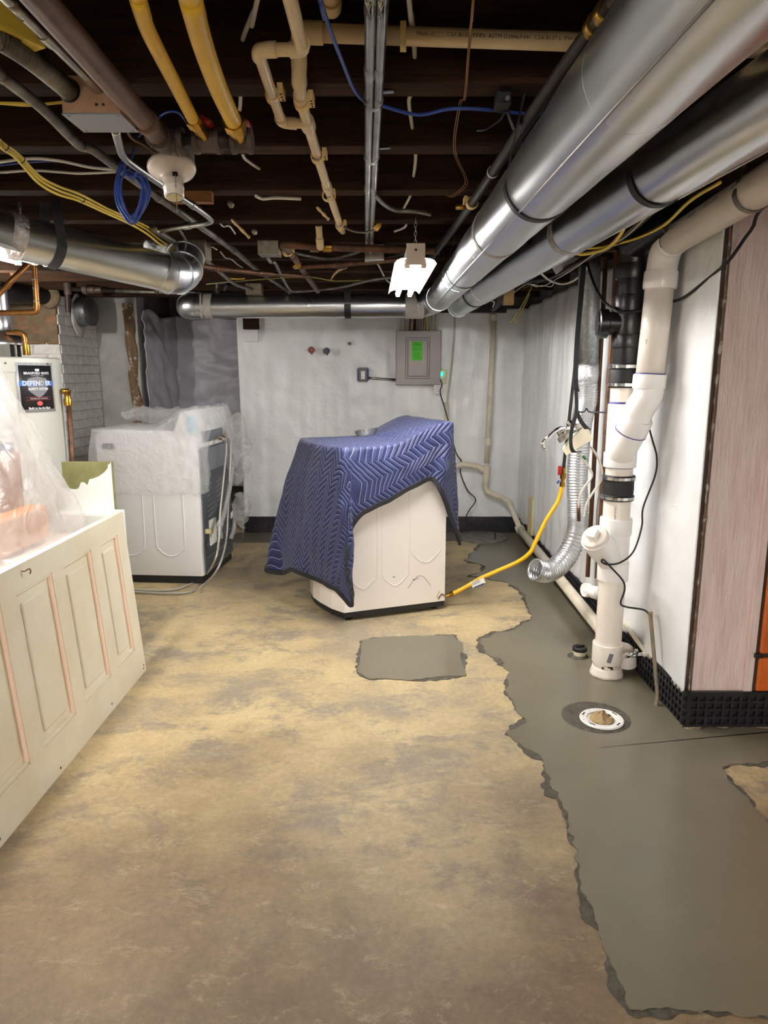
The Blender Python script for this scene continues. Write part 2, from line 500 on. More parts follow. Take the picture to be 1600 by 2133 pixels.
def lettering(s, size, o, ux, uy, mat, parent, align='CENTER', bold=False, name='lettering', bend=None):
    """flat print at o, running along ux with up uy; bend=(axis point, axis dir, radius) lays it on a pipe"""
    V, F = text_mesh(s, size, align, bold); o, ux, uy = Vector(o), Vector(ux).normalized(), Vector(uy).normalized()
    P = [o + ux * v.x + uy * v.y for v in V]
    if bend:
        a, d, r = Vector(bend[0]), Vector(bend[1]).normalized(), bend[2]; Q = []
        for p in P:
            q = a + d * (p - a).dot(d); e = (p - q).normalized(); Q.append(q + e * r)
        P = Q
    return mesh(name, P, F, mat, parent)
def drape(cols, top_c, ncol=120, ntop=8, nsk=18, closed=True, crumple=None, flat=None):
    """sheet lying on a top outline and hanging to a hem. cols: (T, M, H) points round the outline"""
    T = sm([c[0] for c in cols], ncol // len(cols), closed); Md = sm([c[1] for c in cols], ncol // len(cols), closed)
    H = sm([c[2] for c in cols], ncol // len(cols), closed); n = len(T); V = []; UV = []
    C = Vector(top_c)
    f2 = flat or (lambda p: (p.x, p.y))
    for j in range(1, ntop + 1):
        s = j / ntop
        for i in range(n):
            p = C.lerp(T[i], s); V.append(p); UV.append(f2(p))
    for j in range(1, nsk + 1):
        t = j / nsk
        for i in range(n):
            p0, m, h = T[i], Md[i], H[i]
            c = 2 * m - .5 * (p0 + h)
            p = p0 * (1 - t) ** 2 + c * 2 * t * (1 - t) + h * t * t
            a, b = f2(p0); ca, cb = f2(C); ex, ey = a - ca, b - cb
            hx, hy = f2(h); hx, hy = hx - a, hy - b
            e = Vector((hx + ex * .25, hy + ey * .25)); e = e.normalized() if e.length > 1e-6 else Vector((0, 0))
            L = (h - p0).length * t
            V.append(p); UV.append((a + e.x * L, b + e.y * L))
    if crumple:
        amp, sc, start = crumple
        for k, v in enumerate(V):
            row = k // n; g = 1. if row >= ntop else start
            V[k] = v + mnoise.noise_vector(v * sc) * amp * g + mnoise.noise_vector(v * sc * 2.7) * amp * .45 * g
    rows = ntop + nsk; F = []
    for j in range(rows - 1):
        for i in range(n if closed else n - 1):
            F.append((j * n + i, j * n + (i + 1) % n, (j + 1) * n + (i + 1) % n, (j + 1) * n + i))
    V.append(C); UV.append(f2(C)); c = len(V) - 1
    for i in range(n if closed else n - 1): F.append((c, (i + 1) % n, i))
    return V, F, UV, [V[(rows - 1) * n + i] for i in range(n)]
# ================================================================ THE SETTING
BACK, RIGHT, LEFT, JZ = 6.24, 1.245, -2.85, 2.04
REC_L, REC_R, REC_Y = -2.14, -1.27, 7.2
def struct(o): o['kind'] = 'structure'; return o

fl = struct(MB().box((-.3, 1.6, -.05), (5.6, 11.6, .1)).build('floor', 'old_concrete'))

def ragged(pts, amp, step=.035, seed=0.):
    """outline with a crumbly edge"""
    out = []; P = [Vector(p) for p in pts]
    for i, p in enumerate(P):
        q = P[(i + 1) % len(P)]; n = max(1, int((q - p).length / step))
        for k in range(n):
            v = p.lerp(q, k / n); t = (q - p).normalized(); s = Vector((-t.y, t.x, 0))
            d = nz(v.x * 9 + seed, v.y * 9) * amp + nz(v.x * 31 + seed, v.y * 31) * amp * .5
            out.append(v + s * d)
    return out
def slab(name, pts, z0, z1, mat):
    return MB().prism([(p.x, p.y, z0) for p in pts], (0, 0, z1 - z0)).build(name, mat, fl)
def floor_px(L): return [Z(x, y, 0) for x, y in L]
def shrink(P, d):
    out = []
    for i, p in enumerate(P):
        t = (P[(i + 1) % len(P)] - P[i - 1]).normalized(); n = Vector((t.y, -t.x, 0)); out.append(p - n * d)
    return out
# long trench of fresh cement along the right wall (outline walked down its left edge, back up the wall)
trench = floor_px([(985, 1112), (1000, 1135), (968, 1168), (1010, 1180), (1000, 1192), (975, 1200), (1060, 1215), (1090, 1240),
    (1106, 1290), (1075, 1308), (1000, 1330), (1003, 1356), (1040, 1380), (1062, 1400), (1052, 1440), (1070, 1470), (1092, 1500), (1062, 1530),
    (1085, 1556), (1130, 1590), (1140, 1640), (1160, 1665), (1188, 1720), (1195, 1780), (1212, 1860), (1250, 1960), (1280, 2050), (1310, 2110), (1420, 2108), (1600, 2118)])
trench += [Vector((1.6, 1.22, 0)), Vector((1.62, 1.55, 0))] + floor_px([(1600, 1712), (1560, 1665), (1520, 1625), (1512, 1603), (1560, 1592), (1600, 1590)])
trench += [Vector((1.7, 2.6, 0)), Vector((1.23, 2.6, 0)), Vector((1.23, 6.2, 0)), Vector((.75, 6.2, 0))]
slab('crumbled_cement_edge', ragged(shrink(trench, -.006), .04, .014, 3.), -.001, .0025, 'cement_crumb')
slab('fresh_cement_trench', ragged(shrink(trench, .006), .03, .014, 8.), -.001, .005, 'fresh_cement')
sq = floor_px([(752, 1335), (800, 1328), (880, 1326), (945, 1324), (962, 1340), (965, 1380), (970, 1408), (930, 1412), (860, 1418), (770, 1416), (742, 1402), (748, 1370)])
slab('crumbled_cement_rim', ragged(shrink(sq, .006), .03, .01, 1.), -.001, .0025, 'cement_crumb')
slab('fresh_cement_square', ragged(shrink(sq, -.004), .014, .01, 5.), -.001, .005, 'fresh_cement')
back_strip = [Vector((-1.35, 5.82, 0)), Vector((-.6, 5.80, 0)), Vector((.2, 5.85, 0)), Vector((.9, 5.9, 0)), Vector((.9, 6.2, 0)), Vector((-1.35, 6.2, 0))]
slab('fresh_cement_strip', ragged(back_strip, .03, .03, 2.), -.001, .004, 'fresh_cement')
# island of old dry concrete that shows at the frame's right edge is simply left open in the trench outline

# walls
def wall(name, c, s, mat): return struct(MB().box(c, s).build(name, mat))
wall('wall_back', ((REC_R + 1.5) / 2, BACK + .1, 1.13), (1.5 - REC_R, .2, 2.26), 'bare_wall')
wall('wall_back_left', ((LEFT + REC_L) / 2 - .1, BACK + .1, 1.13), (REC_L - LEFT + .2, .2, 2.26), 'grey_parge')
wall('wall_recess_back', ((REC_L + REC_R) / 2, REC_Y + .1, 1.13), (1.6, .2, 2.26), 'bare_wall')
wall('wall_recess_left', (REC_L - .1, (BACK + .2 + REC_Y) / 2, 1.13), (.2, REC_Y - BACK - .2, 2.26), 'bare_wall')
wall('wall_recess_right', (REC_R + .1, (BACK + .2 + REC_Y) / 2, 1.13), (.2, REC_Y - BACK - .2, 2.26), 'bare_wall')
wall('wall_right', (RIGHT + .12, (2.66 + BACK) / 2 + .02, 1.13), (.2, BACK - 2.66, 2.26), 'bare_wall')
wall('wall_left', (LEFT - .1, 1.1, 1.13), (.2, 10.4, 2.26), 'grey_parge')
wall('wall_near_right', (2.1, -.8, 1.13), (.2, 7.0, 2.26), 'grey_parge')
wall('wall_front', (-.4, -4.2, 1.13), (5.4, .2, 2.26), 'grey_parge')
# pink painted end of the partition, facing the camera
pk = struct(MB().box(((1.255 + 2.1) / 2, 2.75, 1.05), (.855, .22, 2.0)).build('wall_partition_end', 'pink_paint'))
V = []; F = []
n = 60
for k in range(n + 1):
    z = .13 + 1.83 * k / n
    for t in (0, 1): V.append((1.236 + (max(.0005, .006 + .013 * nz(z * 11, 5.) + .006 * nz(z * 37, 2.)) if t else 0), 2.637, z))
    if k: F.append((2 * k - 2, 2 * k - 1, 2 * k + 1, 2 * k))
e = mesh('chipped_edge', V, F, 'stone_edge', pk)
md = e.modifiers.new('t', 'SOLIDIFY'); md.thickness = .012

# joists and subfloor
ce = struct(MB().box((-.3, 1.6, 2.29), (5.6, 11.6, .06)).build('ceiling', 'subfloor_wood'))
JY = [-3.8, -3.38, -2.96, -2.54, -2.12, -1.7, -1.28, -.86, -.44, -.02, .42, .85, 1.27, 1.70, 2.13, 2.605, 3.08, 3.57, 4.04, 4.5, 4.96, 5.42, 5.88]
jm = None
for y in JY:
    if jm is None:
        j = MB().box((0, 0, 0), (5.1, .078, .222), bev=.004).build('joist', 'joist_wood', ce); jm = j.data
    else:
        j = bpy.data.objects.new('joist', jm); link(j, ce)
    j.location = (-.3, y + .039, JZ + .111)
lg = MB().box(D(408, 420, 2.63) + Vector((-.02, 0, .02)), (.16, .035, .05)).build('wood_packing_strip', 'raw_wood', ce)

# vapour-barrier sheets hung on the walls
def back_fn(u, v):
    x = REC_R + (RIGHT - REC_R) * u; z = .135 + 1.84 * v
    f = .018 * nz(x * 5.0, z * .8) + .008 * nz(x * 12, z * 1.8, 4) + .016 * nz(x * 2.1, z * 1.9, 9) + .007 * nz(x * 7 + z * 5, z * 7 - x * 3, 2)
    if v < .01: z += .012 * nz(x * 6, 2.)
    fall = 1 - min(1, max(0, (z - 1.75) * 4))
    return Vector((x, BACK - .03 + f * (.5 + .5 * fall), z))
tag(grid('vapour_barrier', back_fn, 190, 90, 'wrap'), 'white plastic vapour barrier hung over the back wall behind the breaker panel', 'plastic sheet')
def right_fn(u, v):
    y = 2.635 + (BACK - .035 - 2.635) * u; z = .135 + 1.84 * v
    f = .034 * nz(y * 3.6, z * .6, 2) + .010 * nz(y * 11, z * 1.3, 7) + .016 * nz(y * 1.7, z * 1.6, 5) + .007 * nz(y * 6 + z * 4, z * 6 - y * 3, 2)
    g = min(1, u * 12)
    if v < .01: z += .012 * nz(y * 6, 8.)
    return Vector((RIGHT - .028 + f * g, y, z))
tag(grid('vapour_barrier', right_fn, 260, 80, 'wrap'), 'white plastic vapour barrier hung down the right wall behind the drain stack', 'plastic sheet')
# seams in the sheets
def seam(fn, v, name, parent):
    MB().tube([fn(k / 40, v + .004 * nz(k * .5)) + Vector((-.0, -.003, 0)) for k in range(41)], .002, 5).build(name, 'wrap', parent, True)
sheets = [o for o in COL.objects if o.name.startswith('vapour')]
seam(back_fn, .40, 'seam', sheets[0]); seam(right_fn, .40, 'seam', sheets[1])
def rec_fn(u, v):
    z = .3 + 1.66 * v
    # corner path: left cheek of the recess, then its back
    s = u * 1.62
    if s < .85: p = Vector((REC_L + .05 + .03 * s, BACK - .02 + s, z)); nrm = Vector((1, 0, 0))
    else: p = Vector((REC_L + .075 + (s - .85), BACK + .83, z)); nrm = Vector((0, -1, 0))
    f = .04 * nz(s * 3, z * 2.2) + .03 * nz(s * 6 + z * 3, z * 5, 3) + .06 * abs(nz(s * 1.6, z * 4.2, 6)) + .02 * abs(nz(s * 5, z * 9, 8))
    if v > .98: p.z += .05 * nz(s * 3, 1.)
    return p + nrm * f
tag(grid('plastic_sheet', rec_fn, 90, 70, 'wrap_shaded'), 'plastic sheet crumpled inside the recess left of the back wall, its shade painted grey', 'plastic sheet')
# rough masonry edge beside the recess
def stone_fn(u, v):
    a = u * PI; z = .2 + 1.82 * v; c = -2.185 - .05 * (v - .5) * 1.2
    r = .055 + .022 * nz(z * 7, a * 1.5)
    return Vector((c + .8 * r * math.cos(a) + .02 * nz(z * 4, 3.), BACK + .01 - r * math.sin(a), z))
st = grid('rough_stone_edge', stone_fn, 10, 90, 'stone_edge', bpy.data.objects['wall_back_left'], thick=0)
# notch in the back sheet with a dark beam end and its wooden plate
nb = thing('beam_pocket', 'dark beam end above a pale wooden plate near the top left of the back wall', 'beam', (-1.12, BACK - .06, 1.7))
a, b = D(507, 661, BACK - .05), D(540, 686, BACK - .05)
MB().box(((a.x + b.x) / 2, BACK - .055, (a.z + b.z) / 2), (b.x - a.x, .05, a.z - b.z)).build('beam_end', 'joist_wood', nb)
a, b = D(508, 688, BACK - .05), D(539, 712, BACK - .05)
MB().box(((a.x + b.x) / 2, BACK - .06, (a.z + b.z) / 2), (b.x - a.x, .04, a.z - b.z), bev=.003).build('wooden_plate', 'wrap', nb)

# black dimpled drainage strip at the foot of the walls
def dimple(name, p0, p1, hgt, n_out, cell=.034):
    p0, p1 = Vector(p0), Vector(p1); d = p1 - p0; L = d.length; d.normalize(); no = Vector(n_out); up = Vector((0, 0, 1))
    mb = MB()
    R = Matrix((d, no, up)).transposed()
    mb.box(p0 + d * L / 2 + up * hgt / 2 + no * .004, (L, .006, hgt), R)
    k = 0
    while k * cell < L:
        mb.box(p0 + d * (k * cell + .005) + up * hgt / 2 + no * .013, (.011, .014, hgt), R); k += 1
    rows = max(2, int(hgt / cell))
    for j in range(rows + 1):
        mb.box(p0 + d * L / 2 + up * (hgt * j / rows * .93 + .006) + no * .012, (L, .012, .012 if j < rows else .02), R)
    return struct(mb.build(name, 'dimple'))
dimple('baseboard_back', (REC_R, BACK - .02, 0), (RIGHT - .02, BACK - .02, 0), .145, (0, -1, 0))
dimple('baseboard_right', (RIGHT - .012, BACK - .03, 0), (RIGHT - .012, 2.615, 0), .145, (-1, 0, 0))
dimple('baseboard_partition', (RIGHT - .012, 2.635, 0), (2.0, 2.635, 0), .145, (0, -1, 0))

# chimney of white-painted brick, its top bricks bare
ch = struct(MB().box((-2.675, 5.88, 1.0), (.34, .72, 2.03)).build('wall_chimney', 'mortar_white'))
CHX, CHY = -2.5, 5.51
bm_cache = {}
def brick(c, s, mat):
    key = (round(s[0], 3), round(s[1], 3), round(s[2], 3), mat, random.randrange(2))
    if key not in bm_cache:
        o = MB().box((0, 0, 0), s, bev=.005).build('brick', mat, ch); bm_cache[key] = o.data
    else:
        o = bpy.data.objects.new('brick', bm_cache[key]); link(o, ch)
    o.location = c
    o.rotation_euler = (random.uniform(-.01, .01), random.uniform(-.01, .01), random.uniform(-.008, .008))
row = 0; z = .72
while z < 2.0:
    bare = z > 1.66
    off = (row % 2) * .105
    y = CHY + .02 - off
    while y < BACK - .05:
        y0, y1 = max(y, CHY), min(y + .205, BACK - .01)
        if y1 - y0 > .03: brick((CHX - .012, (y0 + y1) / 2, z), (.03 + random.uniform(0, .006), round(y1 - y0 - .004, 2), .071), 'brick_white')
        y += .212
    x = -2.5 + off
    while x > LEFT:
        x1, x0 = min(x, -2.498), max(x - .205, LEFT + .004)
        if x1 - x0 > .03: brick(((x0 + x1) / 2, CHY + .019 - (.012 if bare else 0), z), (round(x1 - x0 - .008, 2), .03 + random.uniform(0, .006), .068), 'brick_brown' if bare else 'brick_white')
        x -= .212
    z += .074; row += 1
MB().box((-2.675, CHY + .002, 1.84), (.335, .024, .36)).build('bare_mortar', 'mortar_brown', ch)
# ================================================================ CEILING: ducts
def at_px(a, b, px, lo=0., hi=1.):
    """point of segment a-b whose picture x is px"""
    for _ in range(50):
        m = (lo + hi) / 2
        if (proj(a.lerp(b, m))[0] - px) * (proj(a.lerp(b, hi))[0] - proj(a.lerp(b, lo))[0]) < 0: lo = m
        else: hi = m
    return a.lerp(b, (lo + hi) / 2)
def duct(root, a, b, r, mat='galvanised', name='duct_section', dent=.0):
    L = (b - a).length; n = max(2, int(L / .05)); seg = 40
    mb = MB().tube([a.lerp(b, k / n) for k in range(n + 1)], r, seg)
    ax = (b - a).normalized()
    for v in mb.V:
        q = a + ax * (v - a).dot(ax); e = (v - q)
        v += e.normalized() * (.0022 * nz(v.x * 6, v.y * 6, v.z * 9) + .001 * nz(v.x * 21, v.y * 5, v.z * 21)) if e.length > 1e-6 else Vector()
    return mb.build(name, mat, root, 60)
def elbow_duct(root, pts, r, mat='galvanised', name='elbow', n=4):
    """gored elbow: short straight gores with raised seams"""
    P = sm(pts, n)
    MB().tube(P, r * 1.01, 36).build(name, mat, root, 40)
    for i in range(0, len(P), 3):
        t = (P[min(i + 1, len(P) - 1)] - P[max(i - 1, 0)])
        MB().ring(P[i], t, r * 1.005, .006, .004, 36).build('crimp_ring', mat, root, 40)
def strap(name, label, c, axis, r, up_to, width=.028, mat='strap_black', group=None, tilt=0.):
    """band under a duct with tails up to the joist"""
    ax = Vector(axis).normalized(); ax = (ax + Vector((0, 0, tilt))).normalized()
    side = ax.cross(Vector((0, 0, 1))).normalized(); upv = side.cross(ax).normalized(); rr = r + .003
    pts = []
    top = Vector((0, 0, up_to - c.z))
    pts.append(c + side * rr * .55 + top)
    for k in range(25):
        a = math.radians(-8) - math.radians(164) * k / 24
        pts.append(c + (side * math.cos(a) + upv * math.sin(a)) * rr)
    pts.append(c - side * rr * .55 + top)
    o = MB().ribbon(pts, width, .0025, ax).build(name, mat, None, 40)
    return tag(o, label, 'strap', group)

R1 = .085
A1, B1 = D(1330, 150, 1.12), D(915, 620, 4.95)
t = thing('round_duct', 'bright galvanised duct nearest the room running under the joists to the shop light', 'duct', B1)
A1x = A1 + (A1 - B1).normalized() * 1.0
m1 = at_px(A1x, B1, 1335); m2 = at_px(A1x, B1, 1040); m3 = at_px(A1x, B1, 975)
duct(t, A1x, m1, R1); duct(t, m1, m2, R1 * 1.006); duct(t, m2, B1, R1)
ax1 = (B1 - A1).normalized()
MB().ring(m2, ax1, R1 * 1.005, .035, .002, 40).build('tape_band', 'duct_tape', t, 40)
MB().ring(at_px(A1x, B1, 958), ax1, R1 * 1.0, .05, .002, 40).build('foil_tape', 'foil', t, 40)
MB().box(A1x.lerp(B1, .5) + Vector((-.062, 0, -.066)), (.006, .006, .006)).build('seam_button', 'galvanised', t)
sd = ax1.cross(Vector((0, 0, 1))).normalized()
off = (sd * -.6 + Vector((0, 0, -.8))).normalized() * (R1 + .002)
MB().tube([A1x + off, B1 + off], .0022, 6).build('lock_seam', 'galvanised', t, True)
H0 = D(868, 637, 5.12)
elbow_duct(t, [B1 + ax1 * -.02, B1 + ax1 * .06, B1.lerp(H0, .6) + Vector((.02, .06, 0)), H0 + Vector((0, 0, 0))], R1)
strap('hanger_strap', 'black strap slung under the nearest duct halfway along it', at_px(A1x, B1, 1128), ax1, R1, JZ)
strap('hanger_strap', 'black strap round the nearest duct just right of the shop light', at_px(A1x, B1, 968), ax1, R1, JZ, .02)

A2, B2 = D(1600, 212, 1.5), D(958, 632, 5.0)
A2x = A2 + (A2 - B2).normalized() * .7
ax2 = (B2 - A2).normalized()
t = thing('round_duct', 'second galvanised duct, beside the plastic-covered right wall', 'duct', B2)
R2 = .082
m1 = at_px(A2x, B2, 1190); m2 = at_px(A2x, B2, 1010)
duct(t, A2x, m1, R2); duct(t, m1, m2, R2 * .995); duct(t, m2, B2, R2)
MB().ring(m1, ax2, R2 * .999, .05, .002, 40).build('foil_tape', 'foil_old', t, 40)
MB().ring(m2, ax2, R2 * .999, .012, .003, 40).build('crimp_ring', 'galvanised', t, 40)
off2 = (Vector((1, 0, 0)) * .55 + Vector((0, 0, -.8))).normalized() * (R2 + .002)
MB().tube([A2x + off2, B2 + off2], .0022, 6).build('lock_seam', 'galvanised', t, True)
elbow_duct(t, [B2 - ax2 * .02, B2 + ax2 * .05, B2 + Vector((-.0, .14, .05)), B2 + Vector((0, .2, .14))], R2)
strap('hanger_strap', 'black strap slung under the second duct at the upper right', at_px(A2x, B2, 1375), ax2, R2, JZ)
strap('hanger_strap', 'thin black strap round the far end of the second duct', at_px(A2x, B2, 992), ax2, R2, JZ, .02)

H1 = D(418, 638, 5.12)
t = thing('round_duct', 'galvanised duct running left to right in front of the back wall', 'duct', H1)
duct(t, H0 + Vector((-.01, 0, 0)), H1, .083)
axh = (H0 - H1).normalized()
MB().ring(D(863, 638, 5.12), axh, .084, .13, .002, 40).build('tape_band', 'duct_tape', t, 40)
MB().ring(D(432, 638, 5.12), axh, .084, .085, .002, 40).build('tape_band', 'duct_tape', t, 40)
elbow_duct(t, [H1 + axh * .02, H1 - axh * .04, H1 - axh * .1 + Vector((0, .05, .0)), H1 - axh * .1 + Vector((0, .16, .03))], .084)
strap('hanger_strap', 'wide black strap round the duct crossing in front of the back wall', D(725, 637, 5.12), axh, .084, JZ, .045)

A3, B3 = D(0, 447, 2.62), D(352, 570, 3.1)
A3x = A3 + Vector(((A3 - B3).x, (A3 - B3).y, .0)) * .9
t = thing('round_duct', 'galvanised duct at upper left ending in an elbow above the washer', 'duct', B3)
ax3 = (B3 - A3).normalized(); m1 = at_px(A3x, B3, 28)
duct(t, A3x, m1, .079); duct(t, m1, B3, .078)
MB().ring(m1, ax3, .079, .05, .0025, 40).build('foil_tape', 'foil_old', t, 40)
elbow_duct(t, [B3 - ax3 * .03, B3 + ax3 * .01, B3 + ax3 * .05 + Vector((.0, .05, .03)), B3 + ax3 * .04 + Vector((0, .14, .1))], .08)
MB().tube([D(310, 525, 3.25), D(345, 520, 3.3), D(375, 530, 3.35)], .05, 20).build('foil_wrapped_collar', 'foil', t, True)
strap('hanger_strap', 'black webbing strap slung under the upper left duct', at_px(A3x, B3, 112), ax3, .079, JZ, .035)

# ================================================================ CEILING: gas line
gz = 1.95
g0, g1 = Z(84, 0, gz), Z(333, 286, gz)
g0x = g0 + (g0 - g1) * 1.8
t = thing('gas_pipe', 'brown iron gas main at upper left feeding a two-outlet manifold', 'pipe', g1)
MB().tube([g0x, g1], .0235, 20).build('pipe', 'gas_pipe', t, True)
MB().lathe([(.026, -.015), (.027, 0), (.026, .015)], g1.lerp(g0, .17), g1 - g0, 20).build('joint_wrap', 'gas_pipe', t, True)
q1 = Z(362, 296, gz); q2 = Z(388, 295, gz); q3 = Z(432, 294, gz); q4 = Z(474, 294, gz); q5 = Z(504, 294, gz)
MB().tube(sm([g1 - (g1 - g0).normalized() * .02, g1, q1 + Vector((-.012, -.0, 0)), q1 + Vector((.012, 0, 0))], 5), [.031] * 3 + [.029] * 10 + [.031] * 3, 20).build('elbow', 'malleable', t, True)
collar(t, q1 + Vector((.018, 0, 0)), (1, 0, 0), .032, .014, 'malleable', 'elbow_lip')
MB().tube([q1, q5], .0195, 18).build('nipple', 'black_iron', t, True)
for q, w in ((q3, .05), (q5, .038)):
    MB().tube([q + Vector((-w / 2 - .006, 0, 0)), q + Vector((-w / 2 + .004, 0, 0)), q + Vector((-w / 2 + .006, 0, 0)), q + Vector((w / 2 - .006, 0, 0)), q + Vector((w / 2 - .004, 0, 0)), q + Vector((w / 2 + .006, 0, 0))], [.029, .029, .025, .025, .029, .029], 18).build('tee', 'malleable', t, 50)
for pts, r, end, lab in (([(270, -60), (287, 0), (310, 67), (358, 162), (404, 252)], .0135, q3, 'thinner yellow flexible gas line on the manifold, left of the thicker one'),
                         ([(380, -70), (397, 0), (425, 101), (456, 186), (488, 256)], .019, q5, 'thicker yellow flexible gas line joining the manifold end')):
    g = thing('flexible_gas_line', lab, 'gas line', end)
    P = beyond([Z(x, y, 1.985 - .02 * i / 4) for i, (x, y) in enumerate(pts)])
    MB().tube(sm(P, 8), r, 16).build('yellow_jacket', 'csst', g, True)
    d = (end - P[-1]).normalized(); c = P[-1]
    L = (end - c).length - .02
    MB().lathe([(r * 1.35, -.012), (r * 1.42, -.008), (r * 1.42, .012), (r * 1.1, .016), (r * 1.1, L * .6), (r * .95, L * .62), (r * .95, L)], c, d, 8).build('brass_fitting', 'brass', g, 30)
    hx = c + d * L * .5 + Vector((.012, .03, .022))
    MB().box(hx, (.028, .05, .014), Matrix.Rotation(.5, 3, 'Y'), bev=.004).build('valve_handle', 'red_plastic', g, 40)

# ================================================================ CEILING: boxes and conduits, upper left
def jbox(name, label, near_l, near_r, depth, z0, z1, mat='box_steel', cover='cover_steel', ears=True):
    a, b = Z(*near_l, z0), Z(*near_r, z0); y = (a.y + b.y) / 2; w_ = b.x - a.x; cx = (a.x + b.x) / 2
    t = thing(name, label, 'junction box', (cx, y + depth / 2, z1))
    MB().box((cx, y + depth / 2, (z0 + z1) / 2), (w_, depth, z1 - z0), bev=.002).build('box_body', mat, t)
    cv = MB().box((cx, y + depth / 2, z0 - .002), (w_ * 1.02, depth * 1.02, .003)).build('cover_plate', cover, t)
    for sx in (-1, 1):
        for sy in (-1, 1):
            MB().lathe([(.003, 0), (.003, .002)], (cx + sx * w_ * .42, y + depth / 2 + sy * depth * .42, z0 - .0055), (0, 0, 1), 8).build('screw', 'screw', cv)
    return t, Vector((cx, y, (z0 + z1) / 2)), w_
jb, c, wb = jbox('junction_box', 'large junction box with grey cover plate at upper left', (131, 236), (250, 234), .105, 1.93, 2.0)
for dx, r in ((.012, .011), (-.0, .0)):
    if r: MB().ring(c + Vector((dx, -.001, .01)), (0, 1, 0), r, .001, .0008, 20).build('knockout', 'box_steel', jb)
for dx in (.012, .026): MB().lathe([(.003, 0), (.003, .001)], c + Vector((dx, -.0015, -.02)), (0, -1, 0), 8).build('pilot_hole', 'grime', jb)
f = thing('flexible_conduit', 'ribbed grey flexible conduit clamped into the large junction box', 'conduit', Z(150, 190, 1.975))
P = sm(beyond([Z(-90, 40, 1.97), Z(0, 81, 1.97), Z(67, 125, 1.97), Z(143, 188, 1.97)], 1.0), 60)
MB().tube(P, [.0185 + .0016 * math.sin(k * 2.4) for k in range(len(P))], 16).build('ribbed_hose', 'emt_old', f, True)
MB().ring(Z(148, 192, 1.972), (Z(143, 188, 1.97) - Z(67, 125, 1.97)), .019, .02, .005, 20).build('clamp_connector', 'emt', f, 40)
def emt(name, label, pts, r, mat='emt', cplr=(), n=5, cat='conduit'):
    t = thing(name, label, cat, Vector(pts[-1]))
    P = sm(beyond(pts), n)
    MB().tube(P, r, 14).build('conduit', mat, t, True)
    for i in cplr:
        a, b = P[max(0, i - 1)], P[min(len(P) - 1, i + 1)]
        collar(t, P[i], b - a, r * 1.25, .035, mat, 'coupling', 14)
    return t
emt('conduit', 'straight silver conduit into the large junction box beside the gas main', [Z(-60, -80, 1.975), Z(19, 0, 1.975), Z(120, 98, 1.975), Z(219, 197, 1.975)], .0105, 'emt', (14,))
emt('conduit', 'dark grey conduit snaking from the left edge across the whole ceiling', [Z(x, y, 1.995) for x, y in
    ((-70, 90), (0, 155), (84, 222), (142, 280), (168, 304), (192, 311), (243, 348), (331, 412), (398, 459), (486, 521), (531, 558), (604, 609))], .0125, 'emt_old', (40, 50))
emt('conduit', 'silver conduit leaving the junction box cover and doubling back above the washer', [Z(240, 270, 1.96), Z(248, 300, 1.965), Z(257, 325, 1.97), Z(280, 345, 1.97), Z(345, 390, 1.97), Z(412, 435, 1.97), Z(437, 455, 1.97), Z(436, 463, 1.97), Z(405, 469, 1.97), Z(368, 474, 1.97), Z(332, 481, 1.97)], .0105, 'emt', (24, 42))
b2, c2, _ = jbox('junction_box', 'tan junction box above the washer beside the left duct elbow', (376, 533), (428, 533), .12, 1.945, 2.015, 'box_old', 'box_old')
b3, c3, _ = jbox('junction_box', 'grey junction box with three knockouts in the middle of the ceiling', (537, 527), (580, 527), .1, 1.955, 2.01, 'box_old', 'emt_old')
for dx in (-.03, 0, .03): MB().ring(c3 + Vector((dx, -.002, 0)), (0, 1, 0), .011, .001, .001, 16).build('knockout', 'box_old', b3)
b4, c4, _ = jbox('junction_box', 'open junction box left of the shop light', (760, 540), (800, 540), .1, 1.96, 2.03, 'box_old', 'emt')
b5, c5, _ = jbox('junction_box', 'small steel box just above the crossing duct', (512, 612), (545, 612), .1, 1.96, 2.03, 'box_old', 'box_old')
emt('conduit', 'short dark conduit entering the tan junction box', [Z(318, 476, 1.98), Z(352, 497, 1.98), Z(388, 518, 1.98)], .013, 'emt_old')
emt('conduit', 'thin conduit dropping to the tan junction box', [Z(372, 475, 1.985), Z(385, 497, 1.985), Z(397, 518, 1.985)], .006, 'emt_old')
emt('conduit', 'bent conduit falling from the three-knockout box and sweeping right', [Z(x, y, 1.96) for x, y in ((556, 533), (563, 545), (573, 548), (584, 570), (600, 598), (613, 607), (660, 604), (715, 597), (770, 584), (822, 577))], .0085, 'emt_old', (30,))
emt('conduit', 'spiral armoured conduit left of the shop light', [Z(800, 537, 1.985), Z(822, 533, 1.985), Z(846, 528, 1.985)], .010, 'emt_old', n=12)
emt('conduit', 'long thin conduit beside the dark pipe above the back duct', [Z(430, 543, 1.975), Z(462, 570, 1.975), Z(490, 592, 1.97), Z(525, 603, 1.965)], .011, 'emt_old')

